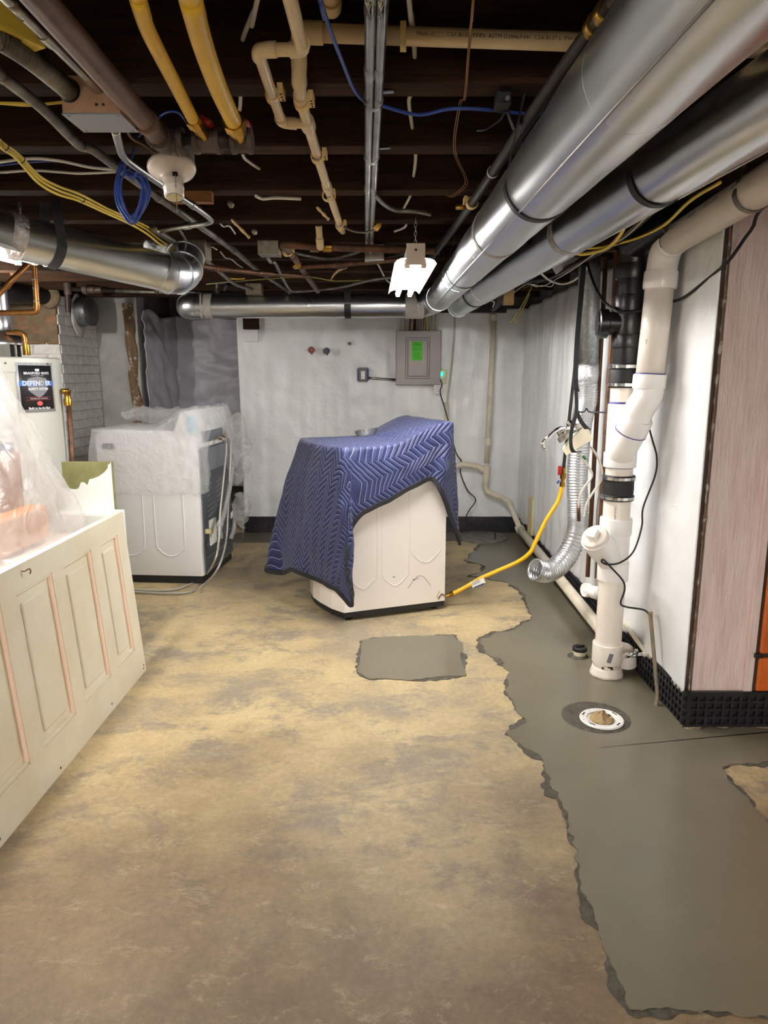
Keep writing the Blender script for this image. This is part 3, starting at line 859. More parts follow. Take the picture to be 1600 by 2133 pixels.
# lampholder
lc = Z(358, 352, 1.955)
t = thing('lampholder', 'white porcelain pull-chain lampholder with no bulb', 'lampholder', lc)
LX = Vector((-.12, .3, 1))
MB().box(lc + Vector((.0, .02, .045)), (.1, .075, .055), bev=.004).build('ceiling_box', 'box_old', t)
MB().lathe([(.058, .012), (.064, .008), (.065, .0), (.06, -.008), (.044, -.016), (.031, -.022), (.029, -.03)], lc, LX, 36).build('porcelain_base', 'porcelain', t, 60)
so = MB().lathe([(.028, -.03), (.027, -.052), (.0285, -.054), (.0285, -.058), (.0265, -.06), (.0265, -.078), (.022, -.082), (.018, -.08)], lc, LX, 30).build('socket', 'porcelain', t, 60)
MB().lathe([(.018, -.0825), (.018, -.0815)], lc, LX, 20).build('socket_mouth', 'almond', so)
MB().box(lc + Vector((.018, -.035, -.022)), (.012, .008, .01)).build('chain_slot', 'gap_black', t)
MB().tube([lc + Vector((.02, -.041, -.024)) + Vector((0, 0, -.006 * k)) for k in range(17)], [.0014 if k % 2 else .0007 for k in range(17)], 6).build('pull_chain', 'emt_old', t)

# blue cable coil
t = thing('cable_coil', 'coil of thin blue cable hung from the conduit at upper left', 'cable', Z(278, 345, 1.95))
cc = D(273, 402, 2.12)
for k in range(5):
    ph = k * .37; pts = []
    for i in range(36):
        a = 2 * PI * i / 36
        pts.append(cc + Vector(((.036 + .008 * math.sin(k * 2.1)) * math.cos(a) + .006 * math.sin(2 * a + ph), .012 * math.sin(a + ph) + .004 * k - .01,
                                (.066 + .012 * math.sin(k * 1.7 + 1)) * math.sin(a) - .012 * math.sin(k * 1.3) + .006 * math.cos(3 * a + ph))))
    MB().tube(pts, .0034, 8, closed=True).build('cable_loop', 'blue_cable', t, True)
MB().tube(sm([cc + Vector((.0, 0, .06)), cc + Vector((.006, .012, .1)), cc + Vector((.028, .01, .15)), Z(332, 245, 2.0)], 8), .0034, 8).build('cable_tail', 'blue_cable', t, True)
MB().ring(cc + Vector((.004, 0, .062)), (.2, 1, .3), .016, .007, .007, 20).build('wrap_turn', 'blue_cable', t, True)
MB().tube(sm([Z(332, 243, 2.03), Z(350, 233, 2.03), Z(372, 235, 2.03), Z(388, 255, 2.03)], 6), .0025, 6).build('cable_lead', 'blue_cable', t, True)

# cables, left
ypts = [(-60, 240), (0, 300), (34, 326), (78, 374), (118, 396), (162, 410), (219, 438), (270, 462), (304, 480), (337, 503), (374, 522)]
for k, lab in enumerate(('upper of three yellow cables tied together along the upper left duct', 'middle of three yellow cables tied together along the upper left duct', 'lowest of three yellow cables tied together along the upper left duct')):
    cable('yellow_cable', [Z(x + (2 - k) * 2, y + (k - 1) * 6 + 2 * math.sin(i * 1.3 + k), 1.985 - .008 * k) for i, (x, y) in enumerate(ypts)], .0042, 'yellow_cable', lab, group='yellow cables tied along the left duct')
for i in (1, 2, 5): tag(MB().ring(Z(ypts[i][0] + 8, ypts[i][1] + 4, 1.978), Z(*ypts[i + 1], 1.98) - Z(*ypts[i], 1.98), .011, .004, .0015, 14).build('cable_tie', 'black_cable', None, True),
    ('black tie on the yellow cables nearest the left edge', '', 'black tie on the yellow cables a hand below the left edge', '', '', 'black tie on the yellow cables next to the webbing strap')[i] or 'black tie on the yellow cables', 'cable tie', 'ties on the yellow cables')
cable('white_cable', [Z(x, y, 2.02) for x, y in ((-80, 362), (0, 359), (67, 355), (120, 358), (169, 361), (240, 358))], .004, 'white_cable', 'lower white cable crossing the joists at the left edge')
cable('white_cable', [Z(x, y, 2.025) for x, y in ((-60, 345), (51, 331), (118, 334), (186, 348), (238, 353))], .0045, 'white_cable', 'upper white cable crossing the joists at the left edge')
cable('blue_cable', [Z(x, y, 2.03) for x, y in ((-60, 350), (0, 344), (60, 338), (120, 336), (190, 346), (230, 350))], .003, 'blue_cable', 'thin blue cable beside the white cables at the left edge')
cable('yellow_cable', [Z(x, y, 2.02) for x, y in ((-60, 214), (0, 215), (60, 219), (130, 213))], .0035, 'yellow_cable', 'single yellow cable entering the left side of the large junction box')
cable('brown_wire', [Z(262, 268, 1.99), Z(275, 288, 1.99), Z(300, 302, 1.99), Z(322, 318, 1.975)], .0035, 'gas_pipe', 'brown wire leading to the lampholder box')
tag(MB().box(Z(-8, 30, 2.0), (.03, .16, .05), Matrix.Rotation(-.5, 3, 'Z')).build('yellow_lumber_tag', 'yellow_cable', None), 'yellow printed band at the very top left corner', 'band')

# ================================================================ CEILING: water pipes
t = thing('water_pipe', 'cream plastic water pipe that jogs left then runs on down the ceiling', 'pipe', Z(711, 478, 2.015))
zc = 1.985
plumb(t, beyond([Z(590, -60, zc), Z(629, 97, zc)]), .0125, 'cpvc', bend=.6)
plumb(t, [Z(629, 97, zc), Z(629, 103, zc), Z(537, 104, zc), Z(568, 200, zc + .02), Z(588, 256, zc + .02), Z(636, 257, zc + .02)], .0115, 'cpvc', bend=1.6)
plumb(t, [D(637, 66, 1.56), D(623, 70, 1.56), Z(623, 160, 2.005), Z(626, 205, 2.01), Z(641, 257, 2.012), Z(681, 388, 2.015), Z(711, 476, 2.018), Z(714, 482, 2.06)], .0135, 'cpvc', bend=1.5)
collar(t, Z(641, 258, 2.012), Z(681, 388, 2.015) - Z(641, 257, 2.012), .0185, .055, 'cpvc', 'tee')
def pclamp(root, p, axis, r, side=(1, 0, 0), mat='clamp'):
    c = MB().ring(p, axis, r * 1.05, .02, .004, 22).build('clamp', mat, root, 50)
    s = Vector(side)
    MB().box(p + s * (r + .008) + Vector((0, 0, .008)), (.012, .05, .02)).build('clamp_plate', mat, c)
    for k in (-.016, 0, .016): MB().box(p + s * (r + .009) + Vector((0, k, -.0025)), (.005, .007, .001)).build('clamp_slot', 'grime', c)
for px, py, a, b, r in ((568, 200, (537, 104), (568, 200), .0115), (629, 214, (626, 205), (641, 257), .0135), (661, 327, (641, 257), (681, 388), .0135), (682, 408, (681, 388), (711, 476), .0135), (708, 470, (681, 388), (711, 476), .0135)):
    pclamp(t, Z(px, py, 2.008), Z(*b, 2.01) - Z(*a, 2.01), r)
t = thing('drain_pipe', 'cream printed plastic pipe crossing the top of the picture between joists', 'pipe', D(650, 68, 1.56))
pa, pb = D(640, 68, 1.56), D(1300, 91, 1.56); pb = pa + (pb - pa) * 1.9
MB().tube([pa, pb], .0172, 20).build('pipe', 'cpvc', t, True)
collar(t, D(645, 68, 1.56), pb - pa, .0215, .055, 'cpvc', 'socket')
pd = (pb - pa).normalized(); pq = D(900, 80, 1.56)
for s, px in (('Made in', 885), ('|||||||||', 912), ('CSA B137  PW', 965), ('1 IN  ASTM D2846/F441  CSA B137.6  PW-G', 1095)):
    q = pa + pd * ((D(px, 74, 1.56) - pa).dot(pd)) + Vector((0, -.0175, -.002))
    lettering(s, .011, q, pd, (0, .2, 1), 'ink', t, bend=(pa, pd, .0175))
MB().box(D(840, 76, 1.54) + Vector((0, -.0, 0)), (.012, .004, .055), Matrix.Rotation(.0, 3, 'Y')).build('hanger_tab', 'clamp', t)
t = thing('pipe_stub', 'rounded cream plastic pipe end at the top centre of the picture', 'pipe', D(690, 20, 1.5))
plumb(t, beyond([D(686, -90, 1.35), D(690, 14, 1.5), D(690, 10, 1.62)]), .0165, 'cpvc', bend=1.2)
t = thing('water_pipe', 'short cream pipe dropping into the dark pipe tee at ceiling centre', 'pipe', D(668, 515, 3.3))
plumb(t, [D(664, 470, 3.22), D(667, 512, 3.26), D(667, 514, 3.38)], .0145, 'cpvc', bend=1.2)

t = thing('conduit_pair', 'pair of shiny conduits strapped side by side running straight down the ceiling', 'conduit', Z(768, 512, 2.02))
for dx in (-.0105, .0105):
    P = beyond([Z(789, -60, 2.02), Z(785, 0, 2.02), Z(779, 195, 2.02), Z(773, 380, 2.02), Z(769, 512, 2.02)])
    MB().tube([p + Vector((dx, 0, 0)) for p in sm(P, 6)], .0103, 14).build('conduit', 'emt', t, True)
    for y in (150, 395): collar(t, Z(785 - 17 * y / 512, y, 2.02) + Vector((dx, 0, 0)), (0, 1, 0), .0115, .05, 'emt', 'coupling', 14)
for y in (208, 325):
    MB().ring(Z(785 - 17 * y / 512, y, 2.02), (0, 1, 0), .021, .016, .002, 24).build('strap', 'emt', t, 40)
    MB().box(Z(785 - 17 * y / 512 + 24, y - 16, 2.035), (.04, .014, .003), Matrix.Rotation(-.2, 3, 'Z')).build('strap_ear', 'emt', t)

# cables through the joists
cable('white_cable', [D(850, -30, 1.4), D(857, 30, 1.55), D(864, 118, 1.70), D(858, 190, 1.9), D(852, 212, 2.0), D(859, 266, 2.13), D(866, 322, 2.35), D(862, 366, 2.6), D(856, 405, 2.85), D(840, 440, 3.1), D(846, 470, 3.3), D(822, 482, 3.42)], .0052, 'white_cable', 'white flat cable threaded through the joists right of the conduit pair')
cable('white_cable', [D(540, -20, 1.45), D(528, 25, 1.55), D(506, 82, 1.70), D(500, 140, 1.85), D(501, 210, 2.05), D(497, 262, 2.15), D(506, 322, 2.4), D(520, 338, 2.5), D(541, 352, 2.61)], .0052, 'white_cable', 'white flat cable threaded through the joists left of the cream pipes')
cable('blue_cable', [Z(x, y, 2.025) for x, y in ((655, -50), (667, 0), (691, 71), (714, 130), (737, 185), (763, 213), (792, 219), (870, 239), (935, 227), (1000, 227), (1097, 237), (1140, 235))], .0042, 'blue_cable', 'blue network cable drooping across the ceiling behind the conduit pair')
for k in (0, 1):
    cable('copper_wire', [Z(x + k * (2 + .4 * i), y + k, 2.03) for i, (x, y) in enumerate(((988, -40), (985, 0), (976, 97), (967, 201), (956, 218), (945, 312), (967, 367), (966, 387), (939, 409), (930, 406)))], .0014, 'copper', ('left', 'right')[k] + ' strand of the thin copper wire pair hanging left of the black iron pipe', 'wire', 'thin copper wire pair')

# black iron pipe beside the duct
t = thing('iron_pipe', 'black iron pipe running close along the left of the nearest duct', 'pipe', Z(870, 575, 1.985))
ip = [Z(1310, -40, 1.985), Z(1281, 0, 1.985), Z(1127, 211, 1.985), Z(983, 424, 1.985), Z(935, 490, 1.985), Z(890, 548, 1.985)]
MB().tube(sm(beyond(ip), 4), .0155, 16).build('pipe', 'black_iron', t, True)
ipd = (ip[3] - ip[1]).normalized()
for px, py in ((1262, 26), (1240, 54)): collar(t, Z(px, py, 1.985), ipd, .020, .022, 'brass', 'brass_coupling')
MB().ring(Z(1027, 358, 1.985), ipd, .0157, .008, .0015, 24).build('tape_ring', 'white_cable', t, True)
pclamp(t, Z(984, 423, 1.985), ipd, .016, (-1, 0, 0))
MB().tube([Z(950, 432, 1.985), Z(972, 430, 1.985)], .009, 10).build('side_valve', 'brass', t, True)
t = thing('strap_bracket', 'black plastic strap bracket screwed to a joist left of the nearest duct', 'bracket', Z(1045, 205, 2.03))
MB().box(D(1047, 212, 1.74), (.034, .05, .03), bev=.004).build('bracket_block', 'strap_black', t)
MB().ribbon(sm([D(1055, 225, 1.75), D(1040, 250, 1.78), D(1015, 268, 1.8), D(1000, 272, 1.82)], 5), .022, .003, (0, 1, .3)).build('strap_tail', 'strap_black', t)
MB().ribbon(sm([D(1056, 225, 1.75), D(1064, 250, 1.8), D(1078, 285, 1.9), D(1095, 318, 2.0)], 5), .02, .003, (0, 1, .3)).build('strap_lead', 'strap_black', t)
MB().lathe([(.005, 0), (.005, .004)], D(1057, 205, 1.70), (0, -1, 0), 8).build('screw', 'screw', t)

# pipes deeper in the ceiling
t = thing('water_pipe', 'dark old water pipe across the ceiling with a cream drop pipe at its tee', 'pipe', Z(640, 525, 1.97))
plumb(t, [Z(915, 523, 1.985), Z(660, 514, 1.985), Z(588, 508, 1.985), Z(612, 535, 1.98), Z(632, 565, 1.975), Z(662, 606, 1.965)], .017, 'copper_old', bend=1.4, fr=1.12)
for px in (655, 682): collar(t, Z(px, 515, 1.985), (1, 0, 0), .0215, .04, 'brass', 'brass_ring')
pclamp(t, Z(598, 524, 1.98), (1, -1, 0), .018)
t = thing('water_pipe', 'thinner copper pipe slanting across the ceiling below the dark pipe', 'pipe', Z(620, 557, 1.96))
plumb(t, [Z(622, 556, 1.96), Z(700, 552, 1.96), Z(830, 541, 1.96), Z(880, 536, 1.96)], .0125, 'copper_old', bend=1.)
collar(t, Z(712, 552, 1.96), (1, 0, 0), .019, .06, 'malleable', 'union')
collar(t, Z(618, 553, 1.962), (1, -1.5, 0), .018, .03, 'brass', 'brass_cap')
t = thing('water_pipe', 'brown pipe running from the left duct elbow toward the ceiling centre', 'pipe', Z(372, 546, 1.955))
plumb(t, [Z(340, 541, 1.955), Z(455, 560, 1.955), Z(545, 569, 1.955), Z(645, 576, 1.955)], .0125, 'copper_old', bend=1.)
collar(t, Z(555, 570, 1.955), (1, .4, 0), .0155, .09, 'copper_old', 'coupling')
t = thing('perforated_strap', 'curled perforated metal strap hanging under the copper pipe at ceiling centre', 'strap', Z(715, 560, 1.93))
MB().ribbon(sm([Z(722, 558, 1.945), Z(709, 562, 1.94), Z(698, 570, 1.935), Z(690, 581, 1.93)], 6), .018, .002, (0, .8, .6)).build('band', 'pale_wood', t)
for k in range(4): MB().lathe([(.0025, 0), (.0025, .003)], Z(719 - 8 * k, 559 + 5.2 * k, 1.937), (0, -1, -.4), 8).build('hole', 'grime', t)
cable('grey_cable', [Z(x, y, 2.0) for x, y in ((605, 523), (640, 532), (690, 538), (735, 528), (752, 521))], .009, 'emt_old', 'thick grey cable sagging under the dark pipe at ceiling centre')
cable('grey_cable', [Z(x, y, 2.0) for x, y in ((785, 409), (800, 425), (825, 438), (865, 440), (897, 446))], .008, 'emt_old', 'thick grey cable sagging right of the conduit pair')
cable('white_cable', [Z(x, y, 1.99) for x, y in ((768, 520), (790, 555), (803, 580), (815, 592), (826, 602))], .005, 'white_cable', 'pale cable falling toward the left side of the shop light')
cable('white_wire', [Z(x, y, 2.01) for x, y in ((430, 517), (440, 514), (452, 520))], .0035, 'white_cable', 'short white wire sticking out of the tan junction box')
cable('white_wire', [Z(x, y, 2.01) for x, y in ((459, 524), (470, 537), (482, 540), (495, 551), (505, 557))], .0035, 'white_cable', 'stray white wire hanging right of the tan junction box')
cable('white_wire', [Z(x, y, 2.02) for x, y in ((459, 466), (466, 472), (478, 471), (490, 487))], .0035, 'white_cable', 'crooked white wire end on the joist above the three-knockout box')
cable('yellow_cable', [Z(x, y, 1.99) for x, y in ((400, 540), (440, 556), (470, 577), (490, 581), (510, 580))], .004, 'yellow_cable', 'yellow cable emerging below the tan junction box')
cable('pale_cable', [Z(x, y, 1.98) for x, y in ((430, 592), (540, 582), (640, 577), (700, 585), (780, 583))], .004, 'olive_cable', 'olive cable running across the ceiling over the back duct')
cable('white_cable', [Z(x, y, 2.03) for x, y in ((533, 408), (548, 414), (575, 412), (627, 414))], .006, 'white_cable', 'pale cable along the joist above the pair of insulators')
cable('grey_cable', [Z(x, y, 2.0) for x, y in ((717, 473), (735, 481), (760, 484), (785, 478))], .005, 'emt_old', 'short grey cable end with a yellow wire nut right of the cream pipe')
tag(MB().lathe([(.011, 0), (.011, .02), (.008, .03), (.004, .034)], Z(782, 478, 1.99), (.6, .2, .7), 12).build('wire_nut', 'wire_nut', None, True), 'yellow wire nut hanging right of the conduit pair', 'wire nut')
for px, py, lab in ((489, 470, 'left of two pale twisted insulators hung below a joist'), (660, 440, 'right of two pale twisted insulators hung below a joist')):
    tag(MB().tube([D(px, py, 2.58) + Vector((0.012 * k - .01 * (px < 600), 0, .02 - .012 * k)) * (1 if px < 600 else .7) for k in range(6)] , [.004, .0065, .004, .0065, .004, .006], 10).build('insulator', 'pale_wood', None, True), lab, 'insulator', 'old wiring insulators')
for px, py, d, lab in ((482, 427, 2.6, 'knob near the top of a joist right of the lampholder'), (531, 484, 3.07, 'knob on a joist above the three-knockout box')):
    tag(MB().lathe([(.011, 0), (.011, .012), (.006, .018), (.009, .024)], D(px, py, d), (0, -1, 0), 14).build('porcelain_knob', 'box_old', None, True), 'small porcelain ' + lab, 'knob')
# ================================================================ SHOP LIGHTS
def shop_light(label, near, far, tube_mat, chains=(0.02, .98), group='fluorescent shop lights'):
    near, far = Vector(near), Vector(far); d = (far - near); L = d.length; d.normalize()
    sx = d.cross(Vector((0, 0, 1))).normalized(); up = sx.cross(d).normalized()
    t = thing('shop_light', label, 'light fixture', near, group)
    def pt(s, x, z): return near + d * s + sx * x + up * z
    ch = [(-.034, .0), (-.034, .055), (.034, .055), (.034, .0)]
    MB().prism([pt(0, x, z) for x, z in ch], d * L).build('channel', 'reflector', t)
    prof = [(-.034, .002), (-.06, .0), (-.078, -.008), (-.088, -.022), (-.0865, -.0225), (-.0765, -.010), (-.059, -.003), (-.034, -.001)]
    for s in (-1, 1): MB().prism([pt(0, s * x, z) for x, z in prof], d * L).build('reflector_wing', 'reflector', t)
    pl = MB().box(pt(-.004, 0, .014), (.078, .006, .085), Matrix((sx, d, up)).transposed(), bev=.002).build('end_plate', 'tube_cap', t)
    MB().lathe([(.005, 0), (.005, .004)], pt(-.009, 0, .03), -d, 10).build('screw', 'grime', pl)
    for s in (-1, 1):
        for e in (.006, L - .018):
            MB().box(pt(e + .004, s * .034, -.022), (.022, .012, .036), Matrix((sx, d, up)).transposed(), bev=.002).build('tube_socket', 'tube_cap', t)
        tb = MB().tube([pt(.03, s * .034, -.024), pt(L - .03, s * .034, -.024)], .0135, 14).build('tube', tube_mat, t, 60)
        for e in (.012, L - .03): MB().tube([pt(e, s * .034, -.024), pt(e + .018, s * .034, -.024)], .0138, 14).build('tube_cap', 'tube_green' if s < 0 else 'tube_cap', tb, 60)
    for c in chains:
        p = pt(L * c, 0, .055); n = max(3, int((JZ - p.z) / .017)); mb = MB()
        for k in range(n):
            q = p + Vector((0, 0, (JZ - p.z) * (k + .5) / n)); a = (k % 2) * PI / 2
            mb.tube([q + Vector((math.cos(a) * .005 * math.cos(u), math.sin(a) * .005 * math.cos(u), .0115 * math.sin(u))) for u in [2 * PI * i / 10 for i in range(10)]], .0013, 5, closed=True)
        mb.build('chain', 'emt', t)
    return t
shop_light('lit two-tube fluorescent shop light hung on a chain over the dryer', D(866, 537, 3.02), D(841, 604, 4.12), 'tube_main')
shop_light('lit fluorescent shop light under the upper left duct at the left edge', Vector((-1.435, 1.62, 1.84)), D(58, 531, 2.82), 'tube_side')
shop_light('fluorescent shop light behind the camera, left one', Vector((-1.2, -3.7, 1.92)), Vector((0, -3.7, 1.92)), 'tube_rear')
shop_light('fluorescent shop light behind the camera, right one', Vector((.4, -3.7, 1.92)), Vector((1.6, -3.7, 1.92)), 'tube_rear')

bc0 = Vector((-2.5, 4.45, 1.99))
t = thing('bulb_lampholder', 'bare lit bulb in a ceiling lampholder left of the water heater, out of view', 'lampholder', bc0)
MB().lathe([(.06, .05), (.06, .02), (.03, .0), (.028, -.03)], bc0, (0, 0, 1), 24).build('porcelain_base', 'porcelain', t, 50)
MB().lathe([(.013, -.03), (.02, -.05), (.03, -.08), (.028, -.1), (.015, -.118), (.002, -.122)], bc0, (0, 0, 1), 16).build('bulb', 'bulb', t, True)
# ================================================================ LEFT: flue, chimney stub, pipes, water heater
t = thing('flue_pipe', 'dark sooty flue pipe entering the bare bricks of the chimney', 'pipe', D(100, 617, 5.49))
MB().tube([D(-220, 600, 4.3), D(102, 617, 5.52)], .064, 28).build('pipe', 'flue_dark', t, True)
MB().lathe([(.06, -.02), (.085, -.01), (.09, .006), (.064, .012)], D(101, 617, 5.47), (0, 1, 0), 28).build('mortar_ring', 'mortar_brown', t, True)
t = thing('flue_thimble', 'capped round metal stub sticking out of the chimney side', 'flue stub', D(188, 650, 5.85))
cst = D(178, 650, 5.85); cst.x = CHX + .01; axs = Vector((1, -.18, 0))
MB().lathe([(.112, 0), (.112, .05), (.118, .055), (.118, .062), (.112, .066), (.112, .12), (.111, .124)], cst, axs, 32).build('stub', 'galvanised_dull', t, 30)
MB().lathe([(.1, .1225), (.1, .1265), (.097, .128)], cst, axs, 32).build('end_cap', 'galvanised_dull', t, 30)
def patch_fn(u, v):
    a = 2 * PI * u; r = .115 + (.05 + .03 * nz(a * .9, 2.)) * v
    return Vector((CHX + .018 + .012 * (1 - v), cst.y + r * math.cos(a) * .8, cst.z + r * math.sin(a) - .03 * v))
grid('mortar_patch', patch_fn, 30, 4, 'mortar_white', t, .01)

t = thing('iron_water_pipe', 'old iron pipe dropping down the chimney corner and running right along the wall', 'pipe', D(141, 602, 5.36))
tz = D(141, 602, 5.36)
plumb(t, [D(60, 540, 5.3), D(138, 540, 5.36), D(142, 650, 5.36)], .021, 'black_iron', 'malleable', bend=1.2)
MB().tube([tz, D(240, 606, 5.36)], .016, 14).build('pipe', 'black_iron', t, True)
MB().tube([D(240, 606, 5.36), D(448, 612, 5.36)], .0135, 14).build('galvanised_pipe', 'emt_old', t, True)
for px, r, ln in ((141, .028, .08), (178, .034, .035), (190, .026, .05), (205, .022, .05), (327, .018, .03)):
    collar(t, D(px, 602 + (px - 141) * .033, 5.36), (1, 0, -.02) if px > 150 else (0, 0, 1), r, ln, 'malleable', 'fitting')
plumb(t, [D(445, 612, 5.36), D(453, 611, 5.36), D(455, 525, 5.36)], .0145, 'emt_old', 'malleable', bend=1.1)
tag(MB().lathe([(.0, 0), (.05, .002), (.052, .01), (.03, .016)], D(464, 594, 5.45), (0, 0, 1), 24).build('blue_disc', 'blue_cable', None, True), 'flat blue plastic disc on the pipe riser left of the small steel box', 'disc')
t = thing('pipe_hanger', 'curved perforated pipe hanger right of the pipe riser', 'hanger', D(478, 602, 5.3))
MB().ribbon(sm([D(466, 606, 5.3), D(472, 598, 5.3), D(482, 600, 5.3), D(497, 603, 5.3)], 6), .03, .003, (0, .5, 1)).build('band', 'emt_old', t)

HC, HR, HT = Vector((-1.95, 3.56, 0)), .30, 1.492
t = thing('water_heater', 'tall pale grey water heater with a black label, behind the draped plastic', 'water heater', HC)
MB().lathe([(HR, .03), (HR, HT - .07)], HC, (0, 0, 1), 64).build('tank_jacket', 'heater_body', t, 50)
MB().lathe([(HR + .004, HT - .07), (HR + .004, HT - .006), (HR - .004, HT), (0, HT)], HC, (0, 0, 1), 64).build('top_cap', 'heater_body', t, 50)
MB().lathe([(HR * .9, 0), (HR * .9, .03)], HC, (0, 0, 1), 32).build('base', 'appliance_base', t)
tocam = Vector((0, 0, 0)) - Vector((HC.x, HC.y, 0)); a0 = math.atan2(tocam.y, tocam.x)
def cyl(ang, z, r): return HC + Vector((math.cos(ang) * r, math.sin(ang) * r, z))
for k in (-.55, .15, .85): MB().lathe([(.006, 0), (.004, .004)], cyl(a0 + k, HT - .03, HR + .004), Vector((math.cos(a0 + k), math.sin(a0 + k), 0)), 8).build('cap_screw', 'screw', t)
la = a0 + .62
lh = D(85, 752, 3.3).z - .005; lb = lh - .235
def lab_fn(w, z0, z1, r):
    return lambda u, v: cyl(la + (u - .5) * w / HR, z0 + (z1 - z0) * v, r)
lf = grid('label_frame', lab_fn(.205, lb, lh, HR + .0025), 14, 2, 'label_rim', t, .003)
lbk = grid('label_panel', lab_fn(.178, lb + .013, lh - .013, HR + .005), 14, 2, 'label_black', t, .002)
lcz = (lb + lh) / 2; un = Vector((math.cos(la), math.sin(la), 0)); ur = Vector((-math.sin(la), math.cos(la), 0))
def lab_txt(s, size, dz, mat, bold=False, r=HR + .0066, dx=0):
    lettering(s, size, cyl(la, lcz + dz, r) + ur * dx, ur, (0, 0, 1), mat, lbk, bold=bold, bend=(HC, (0, 0, 1), r))
lab_txt('BRADFORD WHITE', .0165, .067, 'label_white', True)
lab_txt('C O R P O R A T I O N', .007, .056, 'label_white')
lab_txt('SAFETY SYSTEM', .016, -.008, 'label_white', True, HR + .0078)
lab_txt('Built to be the Best', .0155, -.099, 'label_white', True)
lab_txt('THE INDUSTRY STANDARD', .008, -.053, 'label_white')
def flatpoly(pts, mat, r, name, parent=lbk):
    n = len(pts); x0, x1 = min(p[0] for p in pts), max(p[0] for p in pts); V = []; F = []; N = 24
    for k in range(N + 1):
        x = x0 + (x1 - x0) * min(max(k / N, .001), .999); zz = []
        for i in range(n):
            (ax, az), (bx, bz) = pts[i], pts[(i + 1) % n]
            if (ax - x) * (bx - x) <= 0 and abs(ax - bx) > 1e-9: zz.append(az + (bz - az) * (x - ax) / (bx - ax))
        for z_ in (min(zz), max(zz)): V.append(cyl(la + x / HR, lcz + z_, r))
        if k: F.append((2 * k - 2, 2 * k, 2 * k + 1, 2 * k - 1))
    return mesh(name, V, F, mat, parent)
flatpoly([(0, .052), (.052, .042), (.054, .01), (.045, -.02), (.022, -.038), (0, -.047), (-.022, -.038), (-.045, -.02), (-.054, .01), (-.052, .042)], 'print_grey', HR + .0064, 'shield_emblem')
flatpoly([(-.094, .008), (.094, .008), (.094, .031), (-.094, .031)], 'label_blue', HR + .0072, 'name_band')
lab_txt('DEFEN', .031, .0195, 'label_white', True, HR + .0082, -.037); lab_txt('D', .031, .0195, 'label_yellow', True, HR + .0082, .022); lab_txt('ER', .031, .0195, 'label_white', True, HR + .0082, .057)
flatpoly([(.016 * math.cos(a), -.076 + .011 * math.sin(a)) for a in [2 * PI * k / 16 for k in range(16)]], 'label_red', HR + .0066, 'red_emblem')
for z in (-.046, -.06): flatpoly([(-.068, z), (.068, z), (.068, z + .0012), (-.068, z + .0012)], 'label_red', HR + .0066, 'rule')
flatpoly([(-.01, .077), (.01, .077), (.012, .088), (-.012, .088)], 'label_white', HR + .0066, 'crest')
# draught hood and flue
fc = Vector((D(4, 700, 3.56).x, 3.56, 0))
hd = MB().lathe([(.115, 1.555), (.116, 1.562), (.085, 1.6), (.05, 1.615), (.044, 1.625), (.044, 1.70), (.0475, 1.703), (.0475, 1.715), (.043, 1.718), (.043, 1.83)], fc, (0, 0, 1), 36).build('draught_hood', 'galvanised', t, 50)
for k in range(4):
    a = a0 + .5 + k * PI / 2
    MB().box(fc + Vector((math.cos(a) * .08, math.sin(a) * .08, 1.522)), (.014, .014, .07)).build('hood_leg', 'appliance_base', t)
t = thing('copper_pipe', 'copper pipe with soldered elbows over the water heater', 'pipe', D(80, 650, 3.45))
plumb(t, [D(-220, 657, 3.45), D(78, 650, 3.45), D(70, 528, 3.45), D(69, 500, 3.45)], .0135, 'copper', bend=1.5, fr=1.15)
for y in (582, 600, 628): MB().ring(D(70 + (y - 528) * .065, y, 3.45), (0, 0, 1), .0137, .005, .001, 18).build('solder_ring', 'solder', t, True)
t = thing('copper_pipe', 'slanting copper pipe crossing behind the upright one over the water heater', 'pipe', D(66, 545, 3.52))
MB().tube([D(-60, 672, 3.52), D(68, 540, 3.52)], .0135, 16).build('pipe', 'copper', t, True)
collar(t, D(18, 592, 3.52), (1, 0, 1.1), .0145, .04, 'copper', 'coupling')
collar(t, D(83, 533, 3.6), (1, .2, .1), .019, .05, 'brass', 'valve_nut', 8)
t = thing('copper_pipe', 'short bent copper pipe from the flue hood down into the heater top', 'pipe', D(53, 735, 3.5))
plumb(t, [D(15, 692, 3.5), D(50, 694, 3.5), D(55, 738, 3.5)], .0125, 'copper', bend=2., fr=1.15)
collar(t, D(55, 729, 3.5), (0, 0, 1), .017, .05, 'brass', 'dielectric_union')
t = thing('relief_pipe', 'upright brown copper discharge pipe with a brass valve right of the water heater', 'pipe', D(143, 815, 3.62))
MB().tube([D(142, 828, 3.62), D(152, 985, 3.62), D(158, 1100, 3.62)], .0125, 14).build('pipe', 'copper_old', t, True)
MB().lathe([(.02, 0), (.021, .03), (.015, .04), (.015, .06), (.019, .065), (.019, .08)], D(142, 845, 3.62), (0, 0, 1), 14).build('valve_body', 'brass', t, 40)
MB().tube([D(128, 815, 3.6), D(143, 815, 3.62)], .014, 12).build('valve_inlet', 'brass', t, True)
MB().box(D(152, 822, 3.6), (.008, .012, .05), Matrix.Rotation(.3, 3, 'Y'), bev=.002).build('test_lever', 'emt', t)
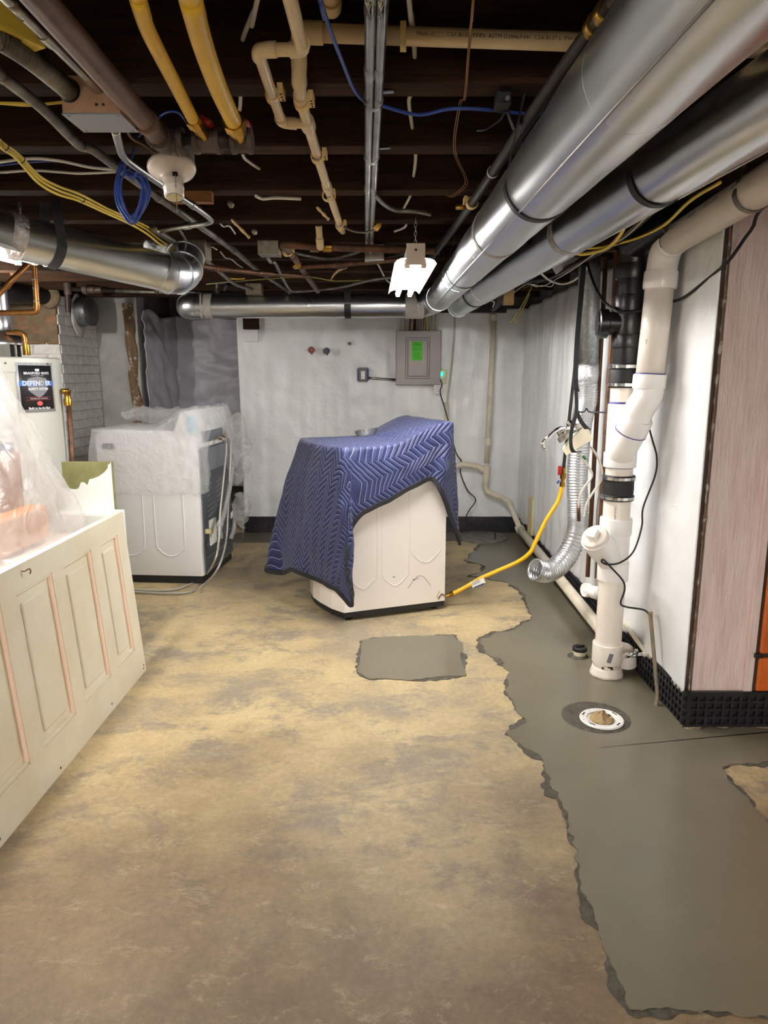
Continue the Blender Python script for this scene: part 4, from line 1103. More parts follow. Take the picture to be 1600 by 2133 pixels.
tag(mesh('foam_blob', *(lambda c: ([c + Vector((.028 * math.cos(a) * (1 - .5 * k / 5) + .008 * nz(a, k), .02 * math.sin(a), .03 - .022 * k + .012 * nz(a * 2, k * 3.))) for k in range(6) for a in [2 * PI * i / 10 for i in range(10)]],
    [(k * 10 + i, k * 10 + (i + 1) % 10, k * 10 + 10 + (i + 1) % 10, k * 10 + 10 + i) for k in range(5) for i in range(10)] + [tuple(50 + i for i in range(10)), tuple(9 - i for i in range(10))]))(D(24, 548, 4.9)), 'brown_box', None, True), 'lump of amber expanding foam on the grey wall at far left', 'foam')

# ================================================================ LEFT: plastic tent, board, door
t = thing('covered_stack', 'stack of brown and cream boxes under draped clear plastic at the left edge', 'boxes', (-1.6, 2.85, 0))
def bxp(name, x0, x1, y0, y1, z0, z1, mat): return MB().box(((x0 + x1) / 2, (y0 + y1) / 2, (z0 + z1) / 2), (x1 - x0, y1 - y0, z1 - z0), bev=.008).build(name, mat, t)
bxp('bottom_crate', -1.95, -1.36, 2.15, 3.1, .0, .70, 'cream_box')
bxp('orange_tray', -1.8, -1.45, 2.5, 2.95, .72, .86, 'orange_box')
bxp('brown_carton', -1.85, -1.535, 2.58, 2.93, .86, 1.09, 'brown_box')
bxp('navy_carton', -1.85, -1.55, 2.6, 2.92, 1.09, 1.13, 'navy_box')
bxp('cream_carton', -1.88, -1.63, 2.66, 2.91, 1.13, 1.40, 'cream_box')
bxp('brown_band', -1.885, -1.625, 2.655, 2.915, 1.2, 1.23, 'brown_box')
def tent_cols():
    C = Vector((-1.77, 2.8, 1.84)); cols = []
    T = lambda a: C + Vector((.09 * math.cos(a), .16 * math.sin(a), 0))
    rows = [(-.1, D(178, 1078, 3.03)), (-.75, D(150, 1118, 2.8)), (-1.2, D(90, 1150, 2.55)), (-1.6, D(30, 1172, 2.36)), (-2.0, Vector((-1.42, 2.08, .76))), (-2.5, Vector((-1.8, 2.05, .7))),
            (-3.2, Vector((-2.0, 2.5, .6))), (-4.2, Vector((-1.95, 3.1, .6))), (-5.2, Vector((-1.65, 3.22, .62)))]
    for a, h in rows:
        t0 = T(a); m = t0.lerp(h, .5)
        if a < -.5 and a > -2.2: m += Vector((.03, -.03, .0))
        cols.append((t0, m, h))
    return cols, C
cols, C = tent_cols()
V, F, UV, hem = drape(cols, C, 126, 3, 34, True, (.014, 6.5, .3))
tag(mesh('plastic_drape', V, F, 'film_tent', None, True), 'milky clear plastic sheet tented over the boxes in front of the water heater', 'plastic sheet')
# crumpled lower folds
def fold_fn(u, v):
    p = D(165, 1085, 2.95).lerp(D(-20, 1165, 2.3), u); w_ = .15
    q = p + Vector((-.01 - .05 * math.sin(v * PI), 0, (.12 - .2 * v)))
    return q + mnoise.noise_vector(q * 11) * .03 + mnoise.noise_vector(q * 25) * .012
tag(grid('plastic_folds', fold_fn, 70, 24, 'film_clear', None, 0), 'bunched folds of clear plastic lying along the top edge of the leaning door', 'plastic sheet')

t = thing('torn_board', 'white-faced board with a torn olive top edge, between heater and washer', 'board', D(195, 1100, 3.42))
a, b = D(128, 962, 3.42), D(229, 957, 3.4)
zt = a.z; w_ = b.x - a.x; cx = (a.x + b.x) / 2
MB().box((cx, 3.43, zt / 2), (w_, .03, zt), bev=.004).build('backing', 'olive_board', t)
edge = [(0, .13), (.25, .135), (.32, .13), (.38, .10), (.44, .10), (.5, .115), (.55, .085), (.64, .08), (.74, .07), (.86, .05), (.93, .03), (.95, .01), (.97, .012), (1, .0)]
V = [(a.x, 3.41, 0)] + [(b.x + .002, 3.41, 0)] + [(a.x + w_ * u, 3.41, zt - h) for u, h in reversed(edge)]
MB().prism(V, (0, -.004, 0)).build('white_facing', 'white_board', t)
MB().box((cx + .02, 3.36, .375), (w_ + .06, .12, .75), bev=.01).build('white_ledge', 'white_board', t)

# panelled door lying on its long edge, leaning left
dR, dL = Vector((-1.157, 3.18, 0)), Vector((-1.164, 1.15, 0))
dup = Vector((-.078, 0, .997)).normalized(); dal = (dR - dL).normalized(); dn = dal.cross(dup).normalized()
if dn.x < 0: dn = -dn
DW, DT = .786, .036
t = thing('panel_door', 'cream painted panelled door lying on its side and leaning at the left', 'door', dR)
def dp(s, h, n=0.): return dR - dal * s + dup * h + dn * n     # s metres back from the far end, h up the leaf
RD = Matrix((dal, dup, dn)).transposed()
def dbox(s0, s1, h0, h1, n0, n1, name, mat, bev=0., parent=t):
    return MB().box(dp((s0 + s1) / 2, (h0 + h1) / 2, (n0 + n1) / 2), (abs(s1 - s0), h1 - h0, n1 - n0), RD, bev).build(name, mat, parent)
LEN = 2.03
def onplane(px, py):
    r = ray(px, py); o = Vector((0, 0, CAMH)); k = (dR - o).dot(dn) / r.dot(dn); p = o + r * k - dR
    return -p.dot(dal), p.dot(dup)
pan = []
for tl, br in (((196, 1155), (281, 1365)), ((115, 1205), (215, 1440)), ((10, 1262), (135, 1530))):
    s1, h1 = onplane(*tl); s0, h0 = onplane(*br); pan.append((s0, s1))
H0, H1 = .14, .70
pans = [(.10, .30), (.385, .64), (.725, .98), (1.07, 1.32), (1.41, 1.66), (1.73, 1.93)]
print('door panels', [tuple(round(v, 3) for v in p) for p in pan], onplane(281, 1365), onplane(196, 1155), onplane(135, 1530), onplane(10, 1262))
cuts = [0] + [v for p in pans for v in p] + [LEN]
dbox(0, LEN, 0, H0, -DT, 0, 'bottom_rail', 'door_paint'); dbox(0, LEN, H1, DW, -DT, 0, 'top_rail', 'door_paint')
for i in range(0, len(cuts), 2): dbox(cuts[i], cuts[i + 1], H0, H1, -DT, 0, 'stile', 'door_paint')
for (s0, s1) in pans:
    p = dbox(s0, s1, H0, H1, -DT * .72, -DT * .36, 'panel', 'door_paint')
    dbox(s0 + .04, s1 - .04, H0 + .045, H1 - .045, -DT * .5, -DT * .14, 'raised_field', 'door_paint', .006, p)
    dbox(s0, s0 + .016, H0, H1, -DT * .4, -DT * .06, 'side_bead', 'door_bead', .004, p)
    dbox(s0, s1, H0, H0 + .016, -DT * .4, -DT * .06, 'lower_bead', 'door_paint', .004, p)
    dbox(s0, s1, H1 - .012, H1, -DT * .4, -DT * .1, 'upper_bead', 'door_paint', .004, p)
hk = dp(*onplane(45, 1190), .0)
MB().tube(sm([hk, hk + dn * .012, hk + dn * .02 - dal * -.012 + dup * .004, hk + dn * .02 + dal * .02 + dup * -.006, hk + dn * .02 + dal * .012 + dup * -.014], 5), .0022, 7).build('coat_hook', 'rust', t, True)
for s, h in ((.03, .02), (.025, .035), (.42, .03), (.9, .02), (1.3, .025)):
    MB().lathe([(.006, 0), (.004, .001)], dp(s, h, 0), dn, 6).build('paint_chip', 'rust', t)
# ================================================================ WASHER
WN = Vector((-1.235, 4.60, 0)); es, eb = Vector((-.997, .078, 0)), Vector((.078, .997, 0))
WS, WW, WH = .70, .69, 1.025
def wp(s, b, z): return WN + es * s + eb * b + Vector((0, 0, z))
RW = Matrix((es, eb, Vector((0, 0, 1)))).transposed()
t = thing('washing_machine', 'white top-loading washing machine with its grey back turned right, half under plastic', 'washing machine', wp(WS / 2, WW / 2, 0))
MB().box(wp(WS / 2, WW / 2, .03), (WS - .02, WW - .02, .05), RW).build('base', 'appliance_base', t)
MB().box(wp(WS / 2, WW / 2, .05 + (WH - .05) / 2), (WS, WW, WH - .05), RW, bev=.022).build('cabinet', 'enamel', t, 40)
MB().box(wp(WS * .58, WW / 2, WH + .008), (WS * .74, WW * .94, .03), RW, bev=.012).build('lid', 'enamel', t, 40)
MB().prism([wp(.0, .0, WH - .01), wp(.17, 0, WH - .01), wp(.1, 0, WH + .15), wp(.02, 0, WH + .16)], eb * WW).build('control_console', 'enamel', t)
for s in (.12, .40):
    P = [wp(s, -.001, .95), wp(s, -.001, .32), wp(s + .02, -.001, .24), wp(s + .07, -.001, .2), wp(s + .13, -.001, .2), wp(s + .18, -.001, .24), wp(s + .2, -.001, .32), wp(s + .2, -.001, .95)]
    MB().tube(sm(P, 5), .0045, 6).build('embossed_rib', 'enamel', t, True)
bk = MB().box(wp(-.004, WW / 2, .5), (.012, WW - .05, .86), RW, bev=.003).build('back_panel', 'appliance_dark', t)
MB().box(wp(-.012, WW * .5, .84), (.006, WW - .14, .16), RW, bev=.003).build('upper_plate', 'appliance_grey', bk)
MB().box(wp(-.008, WW * .45, 1.0), (.01, WW * .6, .07), RW, bev=.002).build('valve_plate', 'appliance_grey', t)
for k in range(7):
    for q in (0, 1): MB().tube([wp(-.012, .12 + q * .2, .66 - k * .035), wp(-.012, .22 + q * .2, .675 - k * .035)], .004, 6).build('louvre', 'appliance_grey', bk)
MB().box(wp(-.013, .2, .33), (.004, .15, .18), RW).build('rating_label', 'paper', bk)
for z in (.1, .2, .3): MB().box(wp(-.012, WW / 2, .08 + z * .9), (.004, WW - .12, .006), RW).build('pressed_line', 'appliance_grey', bk)
MB().box(wp(-.03, .06, .36), (.05, .035, .03), RW, bev=.006).build('cord_clip', 'almond', t)
MB().box(wp(.61, -.002, .945), (.075, .003, .035), RW).build('side_sticker', 'print_grey', t)
MB().box(wp(.03, -.004, 1.09), (.055, .004, .11), RW).build('blue_film', 'pale_blue', t)
# film over the washer
def wz(s): return WH + .03 + (.15 * max(0, 1 - max(0, s - .1) / .13))
cols = []
def col(s, b, hs, hb, hz, bulge=.0, zt=None):
    T = wp(s, b, zt if zt else wz(s)); H = wp(hs, hb, hz); m = T.lerp(H, .5); cx_ = wp(WS / 2, WW / 2, m.z); m += (m - cx_).normalized() * bulge; cols.append((T, m, H))
col(WS + .01, -.012, WS + .05, -.03, .68, .01); col(.5, -.014, .52, -.024, .63, .0); col(.3, -.014, .3, -.024, .625, .0); col(.17, -.014, .14, -.03, .62, .01)
col(.04, -.014, -.0, -.03, .63, .01); col(-.012, .03, -.06, .03, .68, .015); col(-.014, .16, -.03, .16, 1.02, .0); col(-.014, .36, -.05, .36, 1.08, .01); col(-.014, .55, -.08, .5, .9, .03)
col(.02, WW + .012, .0, WW + .04, .7, .01); col(.3, WW + .012, .3, WW + .03, .66); col(WS + .01, WW + .012, WS + .05, WW + .03, .66, .01); col(WS + .02, WW / 2, WS + .07, WW / 2, .7, .02)
V, F, UV, hem = drape(cols, wp(.42, WW / 2, WH + .04), 156, 10, 16, True, (.007, 5, .6))
for v in V:
    s_ = (v - WN).dot(es)
    if s_ < .34: v += mnoise.noise_vector(v * 13) * .02 * min(1, (.34 - s_) * 5) + mnoise.noise_vector(v * 27) * .008 * min(1, (.34 - s_) * 5)
tag(mesh('plastic_cover', V, F, 'film_washer', None, True), 'milky plastic film draped over the top half of the washing machine', 'plastic sheet')
def bunch(name, label, c, rad, amp, sc, mat='film_clear', nu=40, nv=30):
    def fn(u, v):
        a, b = 2 * PI * u, PI * (.02 + .96 * v)
        p = Vector((rad[0] * math.cos(a) * math.sin(b), rad[1] * math.sin(a) * math.sin(b), rad[2] * math.cos(b)))
        q = c + p
        return q + mnoise.noise_vector(q * sc) * amp + mnoise.noise_vector(q * sc * 2.6) * amp * .5
    return tag(grid(name, fn, nu, nv, mat, None, 0), label, 'plastic sheet')
bunch('plastic_bunch', 'crumpled bunch of clear plastic hanging behind the washer hoses', D(492, 930, 5.2), (.085, .12, .27), .05, 8)
bunch('plastic_bunch', 'ragged tail of clear plastic hanging lowest behind the washer', D(503, 1062, 5.25), (.06, .08, .14), .04, 10)
bunch('plastic_bunch', 'crumpled ridge of clear plastic along the far top of the washer', wp(.45, .62, WH + .09), (.34, .06, .06), .035, 9)
# hoses
t = thing('washer_hose', 'grey corrugated drain hose hooked down the back of the washer', 'hose', X(456, 1100, -1.13))
P = sm([X(484, 956, -1.12), X(482, 985, -1.12), X(478, 1018, -1.11), X(466, 1073, -1.1), X(457, 1092, -1.1), X(460, 1120, -1.1)], 24)
MB().tube(P, [.0165 + .0016 * math.sin(k * 2.1) for k in range(len(P))], 14).build('corrugated_tube', 'hose_grey', t, True)
collar(t, X(458, 1094, -1.1), P[-20] - P[-40], .022, .05, 'hose_grey', 'cuff')
P = sm([X(487, 1050, -1.15), X(488, 1095, -1.15), X(481, 1122, -1.15)], 24)
tag(MB().tube(P, [.016 + .0016 * math.sin(k * 2.1) for k in range(len(P))], 14).build('washer_hose', 'hose_grey', None, True), 'second corrugated grey hose nearest the back wall behind the washer', 'hose')
cable('washer_hose', [X(455, 910, -1.17), X(465, 914, -1.12), X(472, 928, -1.11), X(467, 985, -1.1), X(459, 1064, -1.1), X(456, 1126, -1.09), X(448, 1166, -1.08), Z(425, 1200, .02), Z(367, 1227, .012), Z(283, 1229, .012), Z(230, 1222, .012)], .007, 'braid', 'nearer braided supply hose curling from the washer back onto the floor', 'hose', 'braided washer hoses')
cable('washer_hose', [X(466, 906, -1.17), X(477, 912, -1.13), X(481, 930, -1.12), X(478, 1000, -1.12), X(475, 1064, -1.1), X(471, 1126, -1.09), X(455, 1182, -1.06), Z(425, 1217, .012), Z(385, 1235, .012), Z(283, 1233, .012), Z(230, 1226, .012)], .007, 'braid', 'farther braided supply hose curling from the washer back onto the floor', 'hose', 'braided washer hoses')
t = thing('hose_fitting', 'brass hose couplings at the top of the washer back', 'fitting', X(455, 908, -1.18))
for px, py in ((456, 912), (464, 907)): MB().lathe([(.012, 0), (.014, .004), (.014, .02), (.01, .024)], X(px, py, -1.19), (1, 0, -.1), 8).build('coupling', 'brass', t, 30)
tag(MB().box(X(483, 1072, -1.14), (.004, .06, .04), Matrix.Rotation(.2, 3, 'X')).build('hose_tag', 'paper', None), 'small white paper tag on the hose behind the washer', 'tag')
cable('power_cord', [D(505, 1085, 5.5), D(506, 1110, 5.45), Z(504, 1125, .02), Z(490, 1138, .008), Z(478, 1143, .008)], .004, 'hose_grey', 'thin grey power cord reaching the floor behind the washer', 'cord')

# ================================================================ DRYER AND BLANKET
DN = Vector((-.232, 3.85, 0)); ea, ebb = Vector((.935, .353, 0)), Vector((-.353, .935, 0))
DL_, DW_, DH = .645, .70, 1.0
def lp(a, b, z): return DN + ea * a + ebb * b + Vector((0, 0, z))
RDm = Matrix((ea, ebb, Vector((0, 0, 1)))).transposed()
t = thing('clothes_dryer', 'white clothes dryer with bowed front under the blue moving blanket', 'dryer', lp(DL_ / 2, DW_ / 2, 0))
plan = [(0, 0), (DL_, 0), (DL_, DW_), (0, DW_), (-.045, DW_ * .86), (-.078, DW_ * .66), (-.09, DW_ * .5), (-.078, DW_ * .34), (-.045, DW_ * .14)]
MB().prism([lp(a, b, .055) for a, b in plan], (0, 0, DH - .055)).build('cabinet', 'enamel_warm', t)
MB().prism([lp(a * .99 + .004, b * .985 + .005, .022) for a, b in plan], (0, 0, .034)).build('base', 'appliance_base', t)
for a, b in ((.04, .04), (DL_ - .05, .05), (.04, DW_ - .05), (DL_ - .05, DW_ - .05)):
    MB().lathe([(.018, 0), (.02, .01), (.01, .012), (.01, .03)], lp(a, b, 0), (0, 0, 1), 12).build('foot', 'rubber', t)
MB().prism([lp(DL_ - .25, .02, DH), lp(DL_, .02, DH), lp(DL_, .02, DH + .10), lp(DL_ - .05, .02, DH + .10)], ebb * (DW_ - .04)).build('control_console', 'enamel_warm', t)
for a in (.035, .235, .43):
    lo = .19 if a < .4 else .30
    P = [lp(a, -.001, .9), lp(a, -.001, lo + .12), lp(a + .025, -.001, lo + .04), lp(a + .07, -.001, lo), lp(a + .1, -.001, lo), lp(a + .145, -.001, lo + .04), lp(a + .17, -.001, lo + .12), lp(a + .17, -.001, .9)]
    if a == .43: P = [lp(a + .19 * k / 8 - .01, -.001, .38 - .07 * math.sin(PI * k / 8)) for k in range(9)]
    MB().tube(sm(P, 5), .0026, 6).build('embossed_rib', 'enamel_warm', t, True)
MB().tube([lp(DL_ - .035 - .02, -.001, .08), lp(DL_ - .035, -.0015, .12)], .0015, 5).build('seam', 'print_grey', t)
for a, b, s in ((.31, .24, .006), (.44, .21, .008), (.46, .215, .005)): MB().box(lp(a, -.001, b), (s * 2, .001, s), RDm).build('scuff', 'print_grey', t)
MB().tube(sm([lp(.6, -.001, .07), lp(.625, -.001, .1), lp(.64, -.001, .085)], 4), .004, 6).build('rust_dent', 'rust', t)
MB().tube(sm([lp(.4 + .15 * k / 8, -.001, .16 + .07 * math.sin(PI * k / 8)) for k in range(9)], 3), .0011, 5).build('scratch', 'print_grey', t, True)
bp_ = MB().box(lp(DL_ + .018, DW_ * .45, .42), (.04, DW_ * .7, .62), RDm, bev=.016).build('back_cover', 'appliance_grey', t, 40)
MB().box(lp(DL_ + .012, DW_ * .45, .8), (.03, DW_ * .8, .2), RDm, bev=.006).build('back_upper', 'appliance_base', t)
cols = []
def bc(a, b, z, H, bulge=.0, sag=.0):
    T = lp(a, b, z); H = Vector(H); m = T.lerp(H, .5) + Vector((0, 0, sag)); c_ = lp(DL_ / 2, DW_ / 2, m.z); m += (m - c_).normalized() * bulge; cols.append((T, m, H))
bc(-.05, DW_ + .01, DH + .012, D(556, 1180, 4.38), .02)
bc(-.085, DW_ * .72, DH + .014, D(588, 1192, 4.28), .035)
bc(-.10, DW_ * .48, DH + .015, D(612, 1188, 4.1), .0)
bc(-.075, DW_ * .22, DH + .015, D(652, 1205, 3.98), .035)
bc(-.03, -.025, DH + .015, D(700, 1228, 3.82), .015)
bc(.03, -.024, DH + .016, D(735, 1258, 3.74), .01)
bc(.075, -.02, DH + .014, D(722, 1165, 3.75), .01)
bc(.13, -.02, DH + .014, D(728, 1110, 3.79), .01)
bc(.21, -.02, DH + .015, D(752, 1072, 3.83), .01)
bc(.34, -.02, DH + .03, D(812, 1040, 3.89), .008)
bc(.48, -.02, DH + .085, D(868, 1012, 3.95), .008)
bc(.60, -.022, DH + .135, D(898, 996, 3.99), .008)
bc(DL_ + .018, -.02, DH + .142, D(918, 1020, 3.99), .01)
bc(DL_ + .035, .005, DH + .142, D(940, 1075, 4.06), .012)
bc(DL_ + .04, .06, DH + .142, D(956, 1133, 4.16), .012)
bc(DL_ + .04, DW_ * .3, DH + .142, lp(DL_ + .09, DW_ * .3, .62), .01)
bc(DL_ + .03, DW_ * .75, DH + .142, lp(DL_ + .07, DW_ * .75, .66), .01)
bc(DL_ - .02, DW_ + .01, DH + .135, lp(DL_, DW_ + .05, .62), .01)
bc(DL_ * .55, DW_ + .014, DH + .02, lp(DL_ * .5, DW_ + .07, .5), .01)
bc(.12, DW_ + .014, DH + .014, lp(.08, DW_ + .09, .34), .01)
V, F, UV, hem = drape(cols, lp(DL_ * .5, DW_ * .5, DH + .05), 228, 12, 30, True, (.010, 5.5, .3), flat=lambda p: ((Vector(p) - DN).dot(ea), (Vector(p) - DN).dot(ebb)))
bl = tag(mesh('moving_blanket', V, F, 'moving_blanket', None, True, UV), 'navy quilted moving blanket with white zigzag stitching thrown over the dryer', 'blanket')
bl.data.materials.append(MATS['blanket_back'])
md = bl.modifiers.new('thickness', 'SOLIDIFY'); md.thickness = .006; md.offset = 1; md.material_offset = 0
n_ = len(hem); mb = MB()
pts = [h for h in hem] + [hem[0]]
mb.ribbon(pts, .026, .011, lambda i: (V[len(V) - 1 - n_ - n_ + (i % n_)] - V[len(V) - 1 - n_ + (i % n_)]))
mb.build('bound_hem', 'binding', bl)
t = thing('strap_coil', 'coil of perforated galvanised strap lying on top of the blanket', 'metal strap', lp(.27, .36, DH + .03))
cc = lp(.27, .36, DH + .062)
for k in range(3):
    pts = []
    for i in range(41):
        a = 2 * PI * i / 40; r = .058 + .006 * k
        pts.append(cc + Vector((r * math.cos(a + k), r * .8 * math.sin(a + k), .006 * k + .012 * math.cos(a + 1.3 * k))))
    band = MB().ribbon(pts, .02, .0012, (0, 0, 1)).build('band_turn', 'galvanised_dull', t)
    if k == 2:
        for i in range(0, 40, 2):
            e = (pts[i] - cc); e.z = 0; e.normalize()
            MB().lathe([(.0032, -.0013), (.0032, .0013)], pts[i], e, 6).build('hole', 'grime', band)

# ================================================================ BACK WALL
PB = BACK - .045
t = thing('breaker_panel', 'grey steel breaker panel with a green notice on its door', 'electrical panel', D(870, 746, PB))
a, b = D(825, 690, PB), D(916, 802, PB); pc = (a + b) / 2; pw, ph = b.x - a.x, a.z - b.z
MB().box((pc.x, PB - .04, pc.z), (pw * .97, .09, ph * .97)).build('enclosure', 'panel_dark', t)
cv = MB().box((pc.x, PB - .09, pc.z), (pw, .012, ph), bev=.004).build('cover', 'panel_grey', t)
a2, b2_ = D(845, 703, PB - .1), D(895, 789, PB - .1); dc = (a2 + b2_) / 2; dw, dh = b2_.x - a2.x, a2.z - b2_.z
MB().box((dc.x, PB - .098, dc.z), (dw, .012, dh), bev=.005).build('door_frame', 'panel_grey', cv)
MB().box((dc.x, PB - .1045, dc.z), (dw - .03, .004, dh - .03), bev=.0015).build('door_groove', 'panel_dark', cv)
dr = MB().box((dc.x, PB - .107, dc.z), (dw - .046, .008, dh - .046), bev=.002).build('panel_door', 'panel_grey', t)
MB().box((dc.x + dw * .47, PB - .104, dc.z + dh * .3), (.008, .01, .05)).build('hinge', 'panel_dark', dr)
MB().box((dc.x + dw * .47, PB - .104, dc.z - dh * .32), (.008, .01, .05)).build('hinge', 'panel_dark', dr)
a3, b3_ = D(858, 711, PB - .112), D(880, 751, PB - .112)
stk = MB().box(((a3.x + b3_.x) / 2, PB - .112, (a3.z + b3_.z) / 2), (b3_.x - a3.x, .001, a3.z - b3_.z)).build('green_notice', 'sticker_green', dr)
for k in range(15):
    if k in (4, 8): continue
    wd = (b3_.x - a3.x) * random.uniform(.5, .85)
    MB().box(((a3.x + b3_.x) / 2 - ((b3_.x - a3.x) * .86 - wd) / 2 * (k % 3 == 0), PB - .1128, a3.z - .01 - k * (a3.z - b3_.z - .02) / 15), (wd, .0004, .004 if k == 2 else .002)).build('print_line', 'ink', stk)
for sx in (-1, 1):
    for sz in (-1, 1): MB().lathe([(.006, 0), (.004, .004)], (pc.x + sx * (pw / 2 - .014), PB - .096, pc.z + sz * (ph / 2 - .014)), (0, -1, 0), 8).build('cover_screw', 'screw', cv)
wires = [(831, 'white_cable'), (835, 'white_cable'), (840, 'white_cable'), (844, 'olive_cable'), (848, 'emt'), (853, 'black_cable'), (857, 'copper'), (863, 'joist_wood'), (871, 'box_old'), (879, 'box_old'), (886, 'olive_cable'), (890, 'yellow_cable'), (894, 'olive_cable'), (898, 'white_cable'), (902, 'white_cable'), (905, 'olive_cable'), (909, 'emt'), (912, 'white_cable')]
where = ['leftmost', 'second', 'third', 'fourth', 'fifth', 'sixth', 'seventh', 'eighth', 'ninth', 'tenth', 'eleventh', 'twelfth', 'thirteenth', 'fourteenth', 'fifteenth', 'sixteenth', 'seventeenth', 'rightmost']
for k, (px, m) in enumerate(wires):
    wdt = .013 if m in ('box_old', 'joist_wood') else .0052
    a = D(px, 692, PB - .04); b = D(px + random.uniform(-5, 5), 640, PB - .06)
    cable('panel_cable', [a, a.lerp(b, .4) + Vector((random.uniform(-.008, .008), 0, 0)), b], wdt, m, where[k] + ' of the cables entering the top of the breaker panel', 'cable', 'cables over the breaker panel')
t = thing('wall_outlet', 'black outlet box with white receptacle left of the breaker panel', 'outlet', D(756, 780, PB))
a, b = D(745, 766, PB), D(768, 795, PB); oc = (a + b) / 2
MB().box((oc.x, PB - .02, oc.z), (.098, .055, .105), bev=.004).build('outlet_box', 'blue_box', t)
MB().box((oc.x, PB - .05, oc.z), (.075, .006, .122), bev=.003).build('cover_plate', 'black_plate', t)
rc = MB().box((oc.x + .0, PB - .0545, oc.z - .004), (.033, .005, .068), bev=.002).build('receptacle', 'outlet_white', t)
for dz in (-.018, .014):
    for dx in (-.006, .006): MB().box((oc.x + dx, PB - .0572, oc.z + dz), (.002, .001, .008)).build('slot', 'black_plate', rc)
    MB().lathe([(.002, 0), (.002, .001)], (oc.x, PB - .0572, oc.z + dz - .009), (0, -1, 0), 8).build('ground_hole', 'black_plate', rc)
MB().tube([D(766, 787, PB - .02), D(775, 788, PB - .02), D(824, 791, PB - .03)], .0105, 12).build('conduit', 'emt', t, True)
for lab, px, py, m in (('red-brown round valve handle on the back wall', 649, 729, 'handle_red'), ('dark blue-grey round valve handle on the back wall', 681, 731, 'handle_blue')):
    t = thing('hose_valve', lab, 'valve', D(px, py, PB))
    c = D(px, py, PB - .05); V = []
    ol = [(c + Vector(((.028 + .003 * math.cos(a * 9)) * math.cos(a), 0, (.028 + .003 * math.cos(a * 9)) * math.sin(a)))) for a in [2 * PI * k / 72 for k in range(72)]]
    MB().prism(ol, (0, -.012, 0)).build('handle', m, t)
    MB().lathe([(.009, 0), (.008, .016)], c + Vector((0, 0, 0)), (0, -1, 0), 14).build('hub', 'copper' if m == 'handle_red' else 'handle_blue', t)
    MB().tube([c, c + Vector((0, .055, 0))], .008, 10).build('stem', 'brass', t, True)
    MB().tube(sm([c + Vector((0, .03, -.005)), c + Vector((.003, .01, -.018)), c + Vector((.004, .0, -.034))], 4), .007, 12).build('spout', m, t, True)
tag(MB().lathe([(.014, 0), (.014, .03), (.01, .034)], D(728, 716, PB), (0, -1, 0), 12).build('pipe_nub', 'box_old', None, True), 'small capped pipe nub poking through the back sheet above the outlet', 'pipe end')
t = thing('wall_outlet', 'almond outlet with a teal indicator light right of the breaker panel', 'outlet', D(922, 785, PB))
a, b = D(915, 769, PB), D(928, 800, PB); oc = (a + b) / 2
MB().box((oc.x, PB - .012, oc.z), (.066, .02, .12), bev=.004).build('plate', 'almond', t)
MB().lathe([(.016, 0), (.016, .012), (.012, .016)], D(919, 779, PB - .03), (0, -1, 0), 16).build('indicator_light', 'teal_glow', t, True)
MB().box(D(919, 789, PB - .026), (.02, .004, .025)).build('socket_face', 'outlet_white', t)
t = thing('plug_adapter', 'white plug-in adapter with a handwritten note hung below the outlet', 'adapter', D(912, 805, PB - .06))
c = D(912, 807, PB - .06)
MB().prism([c + Vector((x, .015, z)) for x, z in ((-.04, .055), (.042, .055), (.03, -.055), (-.026, -.055))], (0, -.04, 0)).build('case', 'paper', t)
for k in range(6): MB().box(c + Vector((-.002, -.026, .038 - .014 * k)), (.045 - .004 * (k % 3), .0006, .0022), Matrix.Rotation(.06, 3, 'Y')).build('handwriting', 'ink', t)
cable('power_cord', [D(x, y, d) for x, y, d in ((917, 790, 6.1), (921, 800, 6.1), (917, 817, 6.1), (925, 845, 6.12), (934, 878, 6.12), (949, 940, 6.12), (962, 962, 6.12), (959, 984, 6.12), (974, 1021, 6.12), (991, 1041, 6.12), (977, 1064, 6.12), (971, 1083, 6.1), (990, 1095, 6.05), (1010, 1092, 6.0))], .005, 'black_cable', 'black power cord hanging from the adapter down the back wall', 'cord')
for k in (0, 1): cable('bell_wire', [D(x + 2.5 * k, y, PB - .012) for x, y in ((946, 655), (945, 700), (940, 760), (933, 815), (930, 842))], .0022, 'olive_cable', ('left', 'right')[k] + ' of the two thin wires stapled down the back wall right of the panel', 'wire', 'thin wires right of the panel')
tag(MB().tube([D(930, 838, PB - .025), D(932, 980, PB - .025)], .02, 16).build('conduit_stub', 'pvc_old', None, True), 'pale conduit standing behind the right end of the blanket', 'conduit')
tag(MB().box(D(985, 646, 5.95), (.55, .06, .045)).build('dark_rail', 'black_plate', None), 'dark rail across the top of the back wall behind the duct ends', 'rail')

# corner drain
cp = .024
t = thing('corner_drain', 'pale plastic drain pipe down the back right corner with a side arm', 'pipe', D(1012, 1000, 6.1))
dv = 6.12
MB().tube([D(1030, 650, dv), D(1014, 965, dv)], cp, 18).build('pipe', 'pvc_old', t, True)
collar(t, D(1016, 920, dv), (0, 0, 1), .03, .06, 'pvc_old', 'coupling'); collar(t, D(1028, 662, dv), (0, 0, 1), .03, .05, 'pvc_old', 'coupling')
collar(t, D(1013, 985, dv), (0, 0, 1), .029, .13, 'pvc_old', 'wye_body')
plumb(t, [D(1013, 985, dv), D(996, 972, dv), D(965, 967, dv), D(948, 972, dv)], cp, 'pvc_old', bend=2., fr=1.12)
plumb(t, [D(1013, 990, dv), D(1010, 1022, dv), D(1040, 1035, dv), D(1060, 1045, 6.0), Vector((1.15, 5.72, .13))], cp, 'pvc_old', bend=2.2, fr=1.15)
fp0, fp1 = Vector((1.15, 5.75, .135)), Vector((1.13, 3.22, .1))
MB().tube([fp0, fp1], .032, 20).build('floor_run', 'pvc_old', t, True)
